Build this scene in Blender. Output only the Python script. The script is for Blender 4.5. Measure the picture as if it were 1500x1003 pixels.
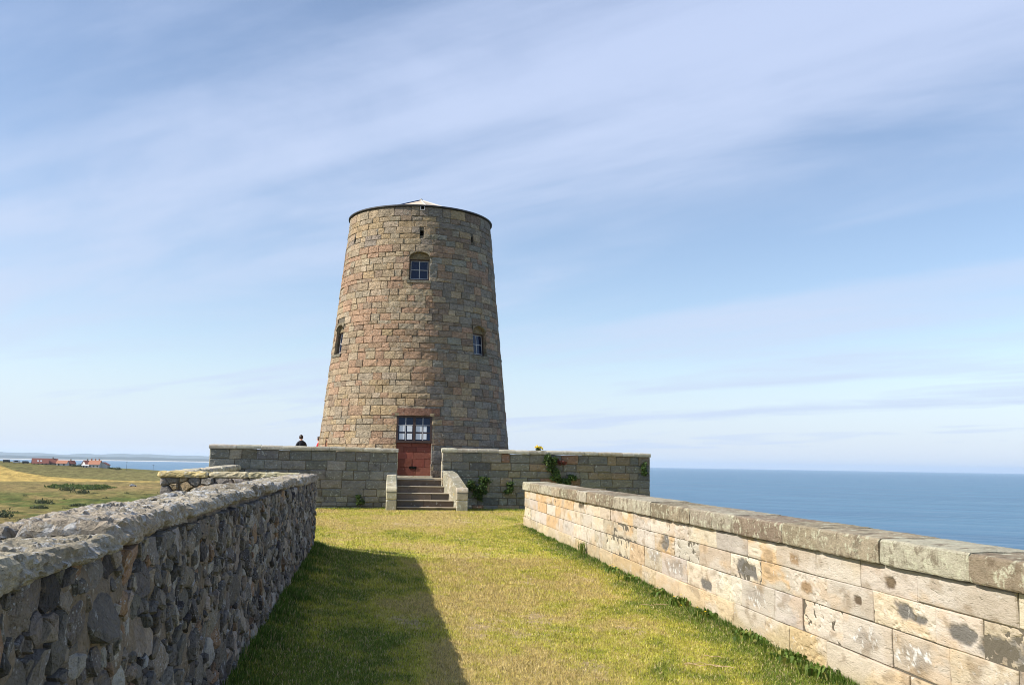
import bpy, bmesh, math, random
import numpy as np
from mathutils import Matrix, Vector

for o in list(bpy.data.objects):
    bpy.data.objects.remove(o)
scene = bpy.context.scene
C = scene.collection
R = math.radians

# ------------------------------------------------------------------ camera
EYE = np.array([0.0, 0.0, 1.8])
YAW, PITCH, ROLL = R(7.05), R(7.24), 0.0165
f0 = np.array([math.sin(YAW), math.cos(YAW), 0.0])
r0 = np.array([math.cos(YAW), -math.sin(YAW), 0.0])
u0 = np.array([0.0, 0.0, 1.0])
fw = f0 * math.cos(PITCH) + u0 * math.sin(PITCH)
up_ = u0 * math.cos(PITCH) - f0 * math.sin(PITCH)
rt = r0 * math.cos(ROLL) + up_ * math.sin(ROLL)
uu = up_ * math.cos(ROLL) - r0 * math.sin(ROLL)
cam_d = bpy.data.cameras.new('camera')
cam = bpy.data.objects.new('camera', cam_d)
C.objects.link(cam)
cam.matrix_world = Matrix(((rt[0], uu[0], -fw[0], EYE[0]), (rt[1], uu[1], -fw[1], EYE[1]),
                           (rt[2], uu[2], -fw[2], EYE[2]), (0, 0, 0, 1)))
cam_d.sensor_fit = 'HORIZONTAL'
cam_d.sensor_width = 36.0
cam_d.lens = 33.6
cam_d.clip_start = 0.05
cam_d.clip_end = 200000.0
scene.camera = cam

# ------------------------------------------------------------------ sun, sky, exposure
SUN_AZ, SUN_EL = R(-96.0), R(39.0)          # azimuth clockwise from +Y
sun_dir = Vector((math.sin(SUN_AZ) * math.cos(SUN_EL), math.cos(SUN_AZ) * math.cos(SUN_EL), math.sin(SUN_EL)))
sun_d = bpy.data.lights.new('sun', 'SUN')
sun_d.energy = 5.0
sun_d.angle = R(0.53)
sun_d.color = (1.0, 0.93, 0.82)
sun = bpy.data.objects.new('sun', sun_d)
C.objects.link(sun)
sun.rotation_euler = sun_dir.to_track_quat('Z', 'Y').to_euler()
sun.location = (-40, 0, 40)

scene.view_settings.view_transform = 'Standard'
scene.view_settings.look = 'None'
scene.view_settings.exposure = 0.45
scene.view_settings.gamma = 1.0
scene.view_settings.use_curve_mapping = False
scene.cycles.max_bounces = 6
scene.cycles.diffuse_bounces = 3
scene.cycles.glossy_bounces = 3
scene.cycles.volume_bounces = 1
scene.cycles.use_denoising = True
try:
    scene.cycles.denoiser = 'OPENIMAGEDENOISE'
except Exception:
    pass
scene.cycles.sample_clamp_indirect = 6.0
scene.cycles.pixel_filter_type = 'BLACKMAN_HARRIS'
scene.cycles.filter_width = 0.95


class NT:
    """tiny node helper"""
    def __init__(self, tree):
        self.t = tree
        tree.nodes.clear()

    def n(self, typ, props=None, **ins):
        nd = self.t.nodes.new(typ)
        for k, v in (props or {}).items():
            setattr(nd, k, v)
        for k, v in ins.items():
            key = int(k[1:]) if k[0] == 'i' and k[1:].isdigit() else k.replace('_', ' ')
            self.put(nd.inputs[key], v)
        return nd

    def put(self, sock, v):
        if isinstance(v, bpy.types.NodeSocket):
            self.t.links.new(v, sock)
        elif isinstance(v, bpy.types.Node):
            self.t.links.new(v.outputs[0], sock)
        else:
            if isinstance(v, (tuple, list)) and len(v) == 3 and sock.type == 'RGBA':
                v = (*v, 1.0)
            sock.default_value = v

    def math(self, op, a, b=0.0, c=None, clamp=False):
        nd = self.t.nodes.new('ShaderNodeMath')
        nd.operation = op
        nd.use_clamp = clamp
        self.put(nd.inputs[0], a)
        self.put(nd.inputs[1], b)
        if c is not None:
            self.put(nd.inputs[2], c)
        return nd.outputs[0]

    def vmath(self, op, a, b=(0, 0, 0)):
        nd = self.t.nodes.new('ShaderNodeVectorMath')
        nd.operation = op
        self.put(nd.inputs[0], a)
        self.put(nd.inputs[1], b)
        return nd.outputs[0]

    def ramp(self, fac, lo, hi, a=0.0, b=1.0):
        nd = self.t.nodes.new('ShaderNodeMapRange')
        nd.interpolation_type = 'SMOOTHSTEP'
        self.put(nd.inputs[0], fac)
        for i, v in ((1, lo), (2, hi), (3, a), (4, b)):
            self.put(nd.inputs[i], v)
        return nd.outputs[0]

    def noise(self, vec, scale, detail=4.0, rough=0.55, dist=0.0):
        nd = self.n('ShaderNodeTexNoise')
        self.put(nd.inputs['Vector'], vec)
        nd.inputs['Scale'].default_value = scale
        nd.inputs['Detail'].default_value = detail
        nd.inputs['Roughness'].default_value = rough
        nd.inputs['Distortion'].default_value = dist
        return nd.outputs[0]

    def mix(self, fac, a, b, blend='MIX'):
        nd = self.t.nodes.new('ShaderNodeMix')
        nd.data_type = 'RGBA'
        nd.blend_type = blend
        self.put(nd.inputs[0], fac)
        self.put(nd.inputs[6], a)
        self.put(nd.inputs[7], b)
        return nd.outputs[2]


world = bpy.data.worlds.new('World')
scene.world = world
world.use_nodes = True
w = NT(world.node_tree)
sky = w.n('ShaderNodeTexSky', {'sky_type': 'NISHITA', 'sun_disc': False, 'sun_elevation': SUN_EL,
                               'sun_rotation': SUN_AZ, 'air_density': 1.0, 'dust_density': 0.25,
                               'ozone_density': 1.6, 'altitude': 50.0})
SKY_K = 0.122
skyc = w.mix(1.0, sky.outputs[0], (SKY_K * 1.02, SKY_K * 0.99, SKY_K), 'MULTIPLY')
tc = w.n('ShaderNodeTexCoord').outputs['Generated']
sep = w.n('ShaderNodeSeparateXYZ', i0=tc)
zc = w.math('MAXIMUM', sep.outputs[2], 0.0)
den = w.math('ADD', zc, 0.09)
px = w.math('DIVIDE', sep.outputs[0], den)
py = w.math('DIVIDE', sep.outputs[1], den)
CLD = R(-46.0)                                 # direction in which the cirrus streaks run
su = w.math('ADD', w.math('MULTIPLY', px, math.sin(CLD)), w.math('MULTIPLY', py, math.cos(CLD)))
sv = w.math('SUBTRACT', w.math('MULTIPLY', px, math.cos(CLD)), w.math('MULTIPLY', py, math.sin(CLD)))
P1 = w.n('ShaderNodeCombineXYZ', i0=w.math('MULTIPLY', su, 0.22), i1=sv, i2=5.3).outputs[0]
P2 = w.n('ShaderNodeCombineXYZ', i0=w.math('MULTIPLY', su, 0.45), i1=sv, i2=9.1).outputs[0]
n1 = w.noise(P1, 0.80, 6.0, 0.52, 0.7)
n2 = w.noise(P2, 1.6, 8.0, 0.58, 0.5)
n3 = w.noise(P2, 0.30, 3.0, 0.5, 0.3)
cm = w.math('ADD', w.math('MULTIPLY', n1, 0.64), w.math('ADD', w.math('MULTIPLY', n2, 0.32), w.math('MULTIPLY', n3, 0.30)))
cm = w.ramp(cm, 0.53, 0.75, 0.10, 0.95)
low = w.ramp(zc, 0.0, 0.15, 1.0, 0.0)
cm = w.math('MAXIMUM', cm, w.math('MULTIPLY', low, 0.80))
cloudc = w.mix(w.ramp(zc, 0.0, 0.50), (0.475, 0.560, 0.705), (0.425, 0.505, 0.700))
final = w.mix(cm, skyc, cloudc)
bg = w.n('ShaderNodeBackground', i0=final, i1=1.0)
wo = w.n('ShaderNodeOutputWorld')
w.t.links.new(bg.outputs[0], wo.inputs[0])

# ------------------------------------------------------------------ numeric noise
def _h(ix, iy, iz, seed):
    n = (ix.astype(np.int64) * 374761393 + iy.astype(np.int64) * 668265263 + iz.astype(np.int64) * 2147483647 + seed * 974634777)
    n = (n ^ (n >> 13)) * 1274126177
    n = n & 0x7fffffff
    n = (n ^ (n >> 16)) * 73244475
    n = n & 0x7fffffff
    return ((n ^ (n >> 15)) & 0xffff) / 65535.0


def vnoise(x, y, z=0.0, seed=0):
    x = np.asarray(x, float); y = np.asarray(y, float); z = np.asarray(z, float) + 0 * x
    y = y + 0 * x
    ix, iy, iz = np.floor(x), np.floor(y), np.floor(z)
    fx, fy, fz = x - ix, y - iy, z - iz
    fx, fy, fz = [t * t * (3 - 2 * t) for t in (fx, fy, fz)]
    ix, iy, iz = ix.astype(np.int64), iy.astype(np.int64), iz.astype(np.int64)
    r = 0
    for dx in (0, 1):
        for dy in (0, 1):
            for dz in (0, 1):
                wgt = (fx if dx else 1 - fx) * (fy if dy else 1 - fy) * (fz if dz else 1 - fz)
                r = r + wgt * _h(ix + dx, iy + dy, iz + dz, seed)
    return r


def fbm(x, y, z=0.0, seed=0, octs=4, gain=0.5):
    x = np.asarray(x, float)
    y = np.asarray(y, float) + 0 * x
    z = np.asarray(z, float) + 0 * x
    s, a, t = 0, 1.0, 0
    for k in range(octs):
        c_, s_ = math.cos(0.6 + 1.1 * k), math.sin(0.6 + 1.1 * k)
        xr, yr = (x * c_ - y * s_) * 2 ** k, (x * s_ + y * c_) * 2 ** k
        s = s + a * vnoise(xr + 0.37 * z * 2 ** k, yr - 0.21 * z * 2 ** k, z * 2 ** k, seed + k * 17)
        t += a
        a *= gain
    return s / t


def sstep(a, b, x):
    t = np.clip((x - a) / (b - a), 0, 1)
    return t * t * (3 - 2 * t)


# ------------------------------------------------------------------ object helpers
def props(o, label=None, cat=None, group=None, kind=None):
    for k, v in (('label', label), ('category', cat), ('group', group), ('kind', kind)):
        if v:
            o[k] = v
    return o


def thing(name, loc, label, cat, group=None):
    o = bpy.data.objects.new(name, None)
    o.empty_display_size = 0.2
    C.objects.link(o)
    o.location = loc
    return props(o, label, cat, group)


def mk(name, verts, faces, mat, parent=None, col=None, smooth=False):
    """one mesh object; verts are world coordinates, kept in place under an unrotated parent"""
    verts = np.asarray(verts, float).reshape(-1, 3)
    me = bpy.data.meshes.new(name)
    org = verts.mean(axis=0) if len(verts) else np.zeros(3)
    if isinstance(faces, np.ndarray) and faces.ndim == 2:
        nf, k = faces.shape
        me.vertices.add(len(verts))
        me.vertices.foreach_set('co', (verts - org).astype(np.float32).ravel())
        me.loops.add(nf * k)
        me.loops.foreach_set('vertex_index', faces.astype(np.int32).ravel())
        me.polygons.add(nf)
        me.polygons.foreach_set('loop_start', np.arange(0, nf * k, k, dtype=np.int32))
        me.update(calc_edges=True)
    else:
        me.from_pydata([tuple(v) for v in (verts - org)], [], [tuple(int(i) for i in f) for f in faces])
        me.update()
    if col is not None:
        a = me.color_attributes.new('Col', 'FLOAT_COLOR', 'POINT')
        col = np.asarray(col, float)
        if col.ndim == 1:
            col = np.tile(col, (len(verts), 1))
        if col.shape[1] == 3:
            col = np.hstack([col, np.ones((len(col), 1))])
        a.data.foreach_set('color', col.astype(np.float32).ravel())
    if smooth:
        me.polygons.foreach_set('use_smooth', np.ones(len(me.polygons), bool))
    me.materials.append(mat)
    o = bpy.data.objects.new(name, me)
    C.objects.link(o)
    if parent is not None:
        o.parent = parent
        p = parent
        off = np.zeros(3)
        while p is not None:
            off += np.array(p.location)
            p = p.parent
        o.location = org - off
    else:
        o.location = org
    return o


def grid_faces(nu, nv, wrap=False):
    f = []
    for i in range(nu - 1):
        for j in range(nv - (0 if wrap else 1)):
            j2 = (j + 1) % nv
            f.append((i * nv + j, (i + 1) * nv + j, (i + 1) * nv + j2, i * nv + j2))
    return f


def box_vf(x0, x1, y0, y1, z0, z1):
    v = [(x, y, z) for x in (x0, x1) for y in (y0, y1) for z in (z0, z1)]
    f = [(0, 1, 3, 2), (4, 6, 7, 5), (0, 4, 5, 1), (2, 3, 7, 6), (0, 2, 6, 4), (1, 5, 7, 3)]
    return v, f


def bevel_box_vf(x0, x1, y0, y1, z0, z1, b):
    """box with chamfered edges (24 verts)"""
    vs, idx = [], {}
    X, Y, Z = (x0, x1), (y0, y1), (z0, z1)
    for i in (0, 1):
        for j in (0, 1):
            for k in (0, 1):
                sx, sy, sz = (1, -1)[i], (1, -1)[j], (1, -1)[k]
                for ax in range(3):
                    p = [X[i] + sx * b, Y[j] + sy * b, Z[k] + sz * b]
                    p[ax] = (X[i], Y[j], Z[k])[ax]
                    idx[(i, j, k, ax)] = len(vs)
                    vs.append(p)
    bm = bmesh.new()
    bv = [bm.verts.new(v) for v in vs]
    bmesh.ops.convex_hull(bm, input=bv)
    bmesh.ops.dissolve_limit(bm, angle_limit=0.01, verts=bm.verts, edges=bm.edges)
    bm.verts.index_update()
    v = [tuple(q.co) for q in bm.verts]
    f = [[q.index for q in fc.verts] for fc in bm.faces]
    bm.free()
    return v, f


def join_vf(parts):
    v, f = [], []
    for a, b in parts:
        n = len(v)
        v += [tuple(p) for p in a]
        f += [[i + n for i in q] for q in b]
    return v, f


# ------------------------------------------------------------------ materials
def new_mat(name):
    m = bpy.data.materials.new(name)
    m.use_nodes = True
    return m, NT(m.node_tree)


def finish(k, color, rough=0.85, bump=None, spec=0.3, **extra):
    b = k.n('ShaderNodeBsdfPrincipled')
    k.put(b.inputs['Base Color'], color)
    k.put(b.inputs['Roughness'], rough)
    b.inputs['Specular IOR Level'].default_value = spec
    for kk, v in extra.items():
        k.put(b.inputs[kk.replace('_', ' ')], v)
    if bump is not None:
        k.t.links.new(bump, b.inputs['Normal'])
    o = k.n('ShaderNodeOutputMaterial')
    k.t.links.new(b.outputs[0], o.inputs[0])
    return b


def bump(k, h, strength, dist, prev=None):
    nd = k.n('ShaderNodeBump')
    nd.inputs['Strength'].default_value = strength
    nd.inputs['Distance'].default_value = dist
    k.put(nd.inputs['Height'], h)
    if prev is not None:
        k.t.links.new(prev, nd.inputs['Normal'])
    return nd.outputs[0]


def stone_mat(name, use_col=True, base=(0.3, 0.28, 0.24), mott=0.35, lich=(0.55, 0.55, 0.48), lich_amt=0.0, lich_scale=6.0,
              lich2=(0.3, 0.3, 0.12), lich2_amt=0.0, dark_amt=0.2, dark=(0.05, 0.045, 0.04), bumps=((7, 0.5, 0.02), (45, 0.5, 0.006)),
              bed=1.0, pits=0.0, rough=0.9, speck=0.0, speck_scale=28.0, fine=22.0, fine_amt=1.2):
    m, k = new_mat(name)
    pos = k.n('ShaderNodeNewGeometry').outputs['Position']
    bp = k.vmath('MULTIPLY', pos, (1.0, 1.0, bed))
    if use_col:
        c = k.n('ShaderNodeAttribute', {'attribute_name': 'Col'}).outputs['Color']
    else:
        c = base
    nm = k.noise(bp, 3.1, 6.0, 0.6)
    nf = k.noise(bp, fine, 6.0, 0.72)
    v = k.math('ADD', k.math('MULTIPLY', nm, mott * 1.4), k.math('MULTIPLY', nf, mott * fine_amt))
    v = k.math('MAXIMUM', k.math('ADD', v, 1.0 - mott * (0.7 + 0.5 * fine_amt)), 0.12)
    vv = k.n('ShaderNodeCombineXYZ', i0=v, i1=v, i2=v).outputs[0]
    c = k.mix(1.0, c, vv, 'MULTIPLY')
    if dark_amt > 0:
        nd = k.noise(pos, 2.3, 8.0, 0.7, 0.6)
        c = k.mix(k.math('MULTIPLY', k.ramp(nd, 0.55, 0.72), min(1.0, dark_amt * 1.6)), c, dark)
    if lich_amt > 0:
        nl = k.noise(pos, lich_scale, 8.0, 0.72, 0.4)
        c = k.mix(k.math('MULTIPLY', k.ramp(nl, 0.62 - 0.18 * lich_amt, 0.70 - 0.14 * lich_amt), 0.85), c, lich)
    if lich2_amt > 0:
        nl = k.noise(k.vmath('ADD', pos, (13.1, 5.7, 2.2)), lich_scale * 0.6, 8.0, 0.7, 0.5)
        c = k.mix(k.math('MULTIPLY', k.ramp(nl, 0.62 - 0.18 * lich2_amt, 0.72 - 0.14 * lich2_amt), 0.7), c, lich2)
    if speck > 0:
        vo = k.n('ShaderNodeTexVoronoi', {'feature': 'F1'})
        k.put(vo.inputs['Vector'], pos)
        vo.inputs['Scale'].default_value = speck_scale
        where = k.ramp(k.noise(pos, 3.7, 3.0, 0.5), 0.5, 0.62)
        c = k.mix(k.math('MULTIPLY', k.ramp(vo.outputs['Distance'], 0.32, 0.18), k.math('MULTIPLY', where, speck)), c, lich)
    b = None
    for sc_, st, di in bumps:
        b = bump(k, k.noise(bp, sc_, 6.0, 0.62, 0.2), st, di, b)
    if pits > 0:
        b = bump(k, k.ramp(k.noise(bp, 11.0, 4.0, 0.6, 0.8), 0.56, 0.7, 1.0, 0.0), pits, 0.02, b)
    finish(k, c, rough, b, 0.15)
    return m


M = {}
M['tower'] = stone_mat('tower_sandstone', mott=0.62, lich=(0.38, 0.37, 0.31), lich_amt=0.25, lich_scale=6.0, dark_amt=0.22, dark=(0.11, 0.092, 0.07),
                       bumps=((7, 1.0, 0.14), (24, 1.0, 0.05)), bed=1.9, fine=9.0, fine_amt=2.6)
M['mortar'] = stone_mat('mortar', False, (0.12, 0.105, 0.08), bumps=((20, 0.7, 0.02), (90, 0.5, 0.006)))
M['basewall'] = stone_mat('grey_ashlar', mott=0.45, lich=(0.48, 0.50, 0.46), lich_amt=0.25, lich_scale=7.0, dark_amt=0.3,
                          bumps=((7, 1.0, 0.08), (26, 0.9, 0.03)), bed=2.0, speck=0.5, speck_scale=14.0, fine=10.0, fine_amt=2.4)
M['basecope'] = stone_mat('coping_stone', mott=0.4, lich=(0.55, 0.54, 0.47), lich_amt=0.5, lich_scale=8.0, lich2=(0.42, 0.30, 0.10),
                          lich2_amt=0.2, dark_amt=0.3, bumps=((8, 0.7, 0.03), (50, 0.6, 0.008)))
M['right'] = stone_mat('pale_sandstone', mott=0.22, lich=(0.56, 0.54, 0.49), lich_amt=0.12, lich_scale=9.0, lich2=(0.30, 0.27, 0.22),
                       lich2_amt=0.05, dark_amt=0.05, dark=(0.17, 0.13, 0.09), bumps=((6, 0.55, 0.03), (28, 0.6, 0.012), (110, 0.4, 0.004)), bed=2.6, pits=0.45,
                       speck=0.0, fine=36.0, fine_amt=2.6)
M['rightcope'] = stone_mat('coping_weathered', mott=0.5, lich=(0.50, 0.49, 0.36), lich_amt=0.60, lich_scale=11.0, lich2=(0.13, 0.098, 0.065),
                           lich2_amt=0.62, dark_amt=0.45, dark=(0.07, 0.055, 0.04), bumps=((9, 0.9, 0.035), (55, 0.9, 0.014)), bed=2.2, fine=40.0, fine_amt=2.0)
M['whin'] = stone_mat('dark_whinstone', mott=0.5, lich=(0.42, 0.44, 0.46), lich_amt=0.30, lich_scale=9.0, lich2=(0.24, 0.19, 0.13), lich2_amt=0.25,
                      dark_amt=0.15, bumps=((12, 1.0, 0.06), (50, 0.9, 0.018)), speck=0.75, speck_scale=60.0, fine=34.0, fine_amt=2.2)
M['rubble_mortar'] = stone_mat('rubble_mortar', False, (0.215, 0.180, 0.140), mott=0.7, lich=(0.45, 0.45, 0.42), lich_amt=0.35, lich_scale=11.0,
                               dark_amt=0.35, bumps=((14, 1.0, 0.05), (60, 0.8, 0.012)))
M['leftcope'] = stone_mat('lichen_coping', mott=0.62, lich=(0.55, 0.56, 0.56), lich_amt=0.66, lich_scale=13.0, lich2=(0.22, 0.19, 0.12), lich2_amt=0.45,
                          dark_amt=0.55, dark=(0.07, 0.06, 0.05), bumps=((16, 1.0, 0.04), (60, 1.0, 0.016)), bed=1.5, fine=36.0, fine_amt=2.2)
M['red'] = stone_mat('red_sandstone', mott=0.35, lich=(0.3, 0.15, 0.10), lich_amt=0.2, dark_amt=0.3, bumps=((10, 0.6, 0.02), (60, 0.5, 0.006)))
M['step'] = stone_mat('step_stone', mott=0.4, lich=(0.40, 0.38, 0.32), lich_amt=0.15, dark_amt=0.3, bumps=((10, 0.6, 0.02), (60, 0.5, 0.006)))
M['patch'] = stone_mat('cement_patch', mott=0.5, lich=(0.6, 0.6, 0.58), lich_amt=0.1, dark_amt=0.3, bumps=((30, 0.9, 0.02), (90, 0.7, 0.008)), speck=1.0, speck_scale=55.0)
M['pave'] = stone_mat('paving', False, (0.36, 0.31, 0.22), mott=0.4, bumps=((12, 0.6, 0.02),))


def flat_mat(name, col, rough=0.6, spec=0.3, var=0.15, **kw):
    m, k = new_mat(name)
    pos = k.n('ShaderNodeNewGeometry').outputs['Position']
    v = k.math('ADD', k.math('MULTIPLY', k.noise(pos, kw.pop('scale', 14.0), 4.0, 0.6), var * 2), 1.0 - var)
    vv = k.n('ShaderNodeCombineXYZ', i0=v, i1=v, i2=v).outputs[0]
    finish(k, k.mix(1.0, col, vv, 'MULTIPLY'), rough, None, spec, **kw)
    return m


M['frame'] = flat_mat('brown_painted_wood', (0.055, 0.034, 0.028), 0.55)
M['bar'] = flat_mat('white_glazing_bar', (0.42, 0.42, 0.42), 0.5)
M['glass'] = flat_mat('dark_window_glass', (0.006, 0.014, 0.040), 0.05, 0.45, 0.05, IOR=1.5)
M['pane_light'] = flat_mat('painted_pane_light', (0.64, 0.68, 0.72), 0.25, 0.5, 0.08)  # pale colour stands in for light seen through the door window
M['void'] = flat_mat('painted_cavity_shade', (0.012, 0.011, 0.010), 0.95, 0.0)  # near-black colour stands in for the shade inside openings
M['lead'] = flat_mat('lead_rim', (0.045, 0.047, 0.055), 0.55, 0.4)
M['cream'] = flat_mat('cream_boarding', (0.56, 0.47, 0.36), 0.6)
M['slate'] = flat_mat('pale_roofing', (0.50, 0.48, 0.44), 0.5)
M['verge'] = flat_mat('dark_blue_verge', (0.03, 0.05, 0.12), 0.4)
M['hatch'] = flat_mat('brown_board', (0.22, 0.10, 0.05), 0.6)
M['skin'] = flat_mat('skin', (0.50, 0.30, 0.22), 0.5)
M['hair'] = flat_mat('dark_brown_hair', (0.035, 0.022, 0.015), 0.55)
M['jacket'] = flat_mat('black_jacket', (0.010, 0.012, 0.020), 0.7)
M['redtop'] = flat_mat('red_top', (0.50, 0.015, 0.02), 0.7)
M['jeans'] = flat_mat('dark_trousers', (0.03, 0.04, 0.07), 0.8)
M['house_white'] = flat_mat('white_render', (0.62, 0.62, 0.60), 0.8)
M['house_stone'] = flat_mat('grey_house_stone', (0.26, 0.23, 0.20), 0.8)
M['tile_red'] = flat_mat('red_roof_tile', (0.27, 0.105, 0.080), 0.8)
M['tile_orange'] = flat_mat('orange_roof_tile', (0.41, 0.185, 0.115), 0.8)
M['dark_pane'] = flat_mat('house_window', (0.02, 0.025, 0.03), 0.1, 0.6)
M['carpaint'] = flat_mat('white_car_paint', (0.6, 0.6, 0.6), 0.25, 0.5)
M['cardark'] = flat_mat('dark_car_paint', (0.03, 0.035, 0.045), 0.25, 0.5)
M['tyre'] = flat_mat('tyre_rubber', (0.01, 0.01, 0.01), 0.8)
M['pole'] = flat_mat('pole_timber', (0.06, 0.05, 0.04), 0.8)
M['straw'] = flat_mat('dry_stalk', (0.50, 0.36, 0.20), 0.8)
M['petal'] = flat_mat('yellow_petal', (0.75, 0.50, 0.01), 0.6)


def leaf_mat(name, c1, c2, trans=0.25):
    m, k = new_mat(name)
    c = k.n('ShaderNodeAttribute', {'attribute_name': 'Col'}).outputs['Color']
    b = k.n('ShaderNodeBsdfPrincipled', i0=c)
    b.inputs['Roughness'].default_value = 0.6
    b.inputs['Specular IOR Level'].default_value = 0.25
    t = k.n('ShaderNodeBsdfTranslucent', i0=c)
    mx = k.n('ShaderNodeMixShader', i0=trans, i1=b.outputs[0], i2=t.outputs[0])
    o = k.n('ShaderNodeOutputMaterial')
    k.t.links.new(mx.outputs[0], o.inputs[0])
    return m


M['leaf'] = leaf_mat('foliage', 0, 0)
M['grass'] = leaf_mat('grass_blade', 0, 0, 0.3)

# ------------------------------------------------------------------ the setting: sea, terrain, far coast
SEA = -45.0


def make_sea():
    m, k = new_mat('sea_water')
    pos = k.n('ShaderNodeNewGeometry').outputs['Position']
    a = R(-35)
    sx = k.n('ShaderNodeSeparateXYZ', i0=pos)
    u = k.math('ADD', k.math('MULTIPLY', sx.outputs[0], math.cos(a)), k.math('MULTIPLY', sx.outputs[1], math.sin(a)))
    v = k.math('SUBTRACT', k.math('MULTIPLY', sx.outputs[1], math.cos(a)), k.math('MULTIPLY', sx.outputs[0], math.sin(a)))
    q = k.n('ShaderNodeCombineXYZ', i0=k.math('MULTIPLY', u, 0.22), i1=v).outputs[0]
    swell = k.noise(q, 0.035, 3.0, 0.5, 0.3)
    chop = k.noise(q, 0.5, 4.0, 0.6, 0.3)
    slick = k.noise(k.n('ShaderNodeCombineXYZ', i0=k.math('MULTIPLY', u, 0.10), i1=v).outputs[0], 0.0075, 7.0, 0.66, 0.8)
    b = bump(k, swell, 0.55, 6.0)
    b = bump(k, chop, 0.5, 0.5, b)
    col = k.mix(k.ramp(slick, 0.35, 0.65), (0.026, 0.105, 0.195), (0.098, 0.205, 0.300))
    crest = k.noise(k.n('ShaderNodeCombineXYZ', i0=k.math('MULTIPLY', u, 0.12), i1=v).outputs[0], 0.045, 4.0, 0.6, 0.6)
    col = k.mix(k.ramp(crest, 0.52, 0.72, 0.0, 0.55), col, (0.13, 0.235, 0.32))  # bright swell crests are painted into the water colour
    col = k.mix(k.ramp(crest, 0.46, 0.30, 0.0, 0.45), col, (0.010, 0.075, 0.135))  # and the troughs between them painted darker
    finish(k, col, k.ramp(slick, 0.35, 0.65, 0.30, 0.42), b, 0.28, IOR=1.33)
    rad = [2, 60, 200, 500, 1200, 3000, 8000, 20000, 45000]
    n = 96
    V = [(0, 0, SEA)]
    for rr in rad:
        V += [(rr * math.sin(2 * math.pi * i / n), rr * math.cos(2 * math.pi * i / n), SEA) for i in range(n)]
    F = [(0, 1 + (i + 1) % n, 1 + i) for i in range(n)]
    for j in range(len(rad) - 1):
        for i in range(n):
            a0, b0 = 1 + j * n + i, 1 + j * n + (i + 1) % n
            F.append((a0, b0, b0 + n, a0 + n))
    o = mk('sea', V, F, m)
    props(o, 'calm blue sea stretching to the horizon with faint swell lines', 'sea', None, 'structure')


make_sea()

# terrain height ---------------------------------------------------
PR = np.array([0, 60, 200, 380, 480, 650, 760, 820, 880, 950, 1010, 1300, 1700, 2400])
PZ = np.array([-18, -18, -21, -22.5, -21.5, -17.6, -15.6, -13.2, -9.2, 0.0, -1.0, -26, -50, -60])


def foot_dist(x, y):
    """distance outside the castle rock's flat top"""
    dx = np.maximum(np.maximum(-2.6 - 4.5 * sstep(17, 20, y) - x, x - (4.9 + 6.2 * sstep(26, 29, y))), 0)
    dy = np.maximum(np.maximum(-22 - y, y - 53), 0)
    return np.hypot(dx, dy)


def terrain_z(x, y, detail=True):
    r = np.hypot(x, y)
    az = np.degrees(np.arctan2(x, y))
    crest = -3.4 - np.clip(az + 20, -6, 25) * 0.857
    pz = np.interp(r, PR, PZ)
    hill = sstep(790, 950, r) * (1 - sstep(1010, 1350, r))
    land = np.where(r > 820, np.where(r < 950, -13.2 + (crest + 13.2) * sstep(790, 955, r), np.interp(r, [950, 1020, 1350, 1750, 2600], [0, -1, -30, -52, -60]) + crest * (1 - sstep(1000, 1500, r))), pz)
    sea_side = sstep(-8.5, -2.0, az) * (1 - sstep(150, 172, az))
    shore = np.interp(r, [0, 90, 200, 330, 800, 3000], [-18, -24, -38, -50, -60, -70])
    z = land * (1 - sea_side) + shore * sea_side
    if detail:
        amp = np.interp(r, [40, 120, 500, 640, 745, 765], [0.0, 2.6, 3.0, 2.2, 1.2, 0.15])
        z = z + amp * (fbm(x / 60, y / 60, 0, 5, 3) - 0.5) * 1.6 + amp * (fbm(x / 17, y / 17, 0, 9, 3) - 0.5) * 0.55
    d = foot_dist(x, y)
    w_ = sstep(0.0, 26.0, d)
    rock = (fbm(x / 4, y / 4, 0, 31, 4) - 0.5) * 5 * w_ * (1 - w_) * 2
    return -0.35 * (1 - w_) + z * w_ + rock


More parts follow.
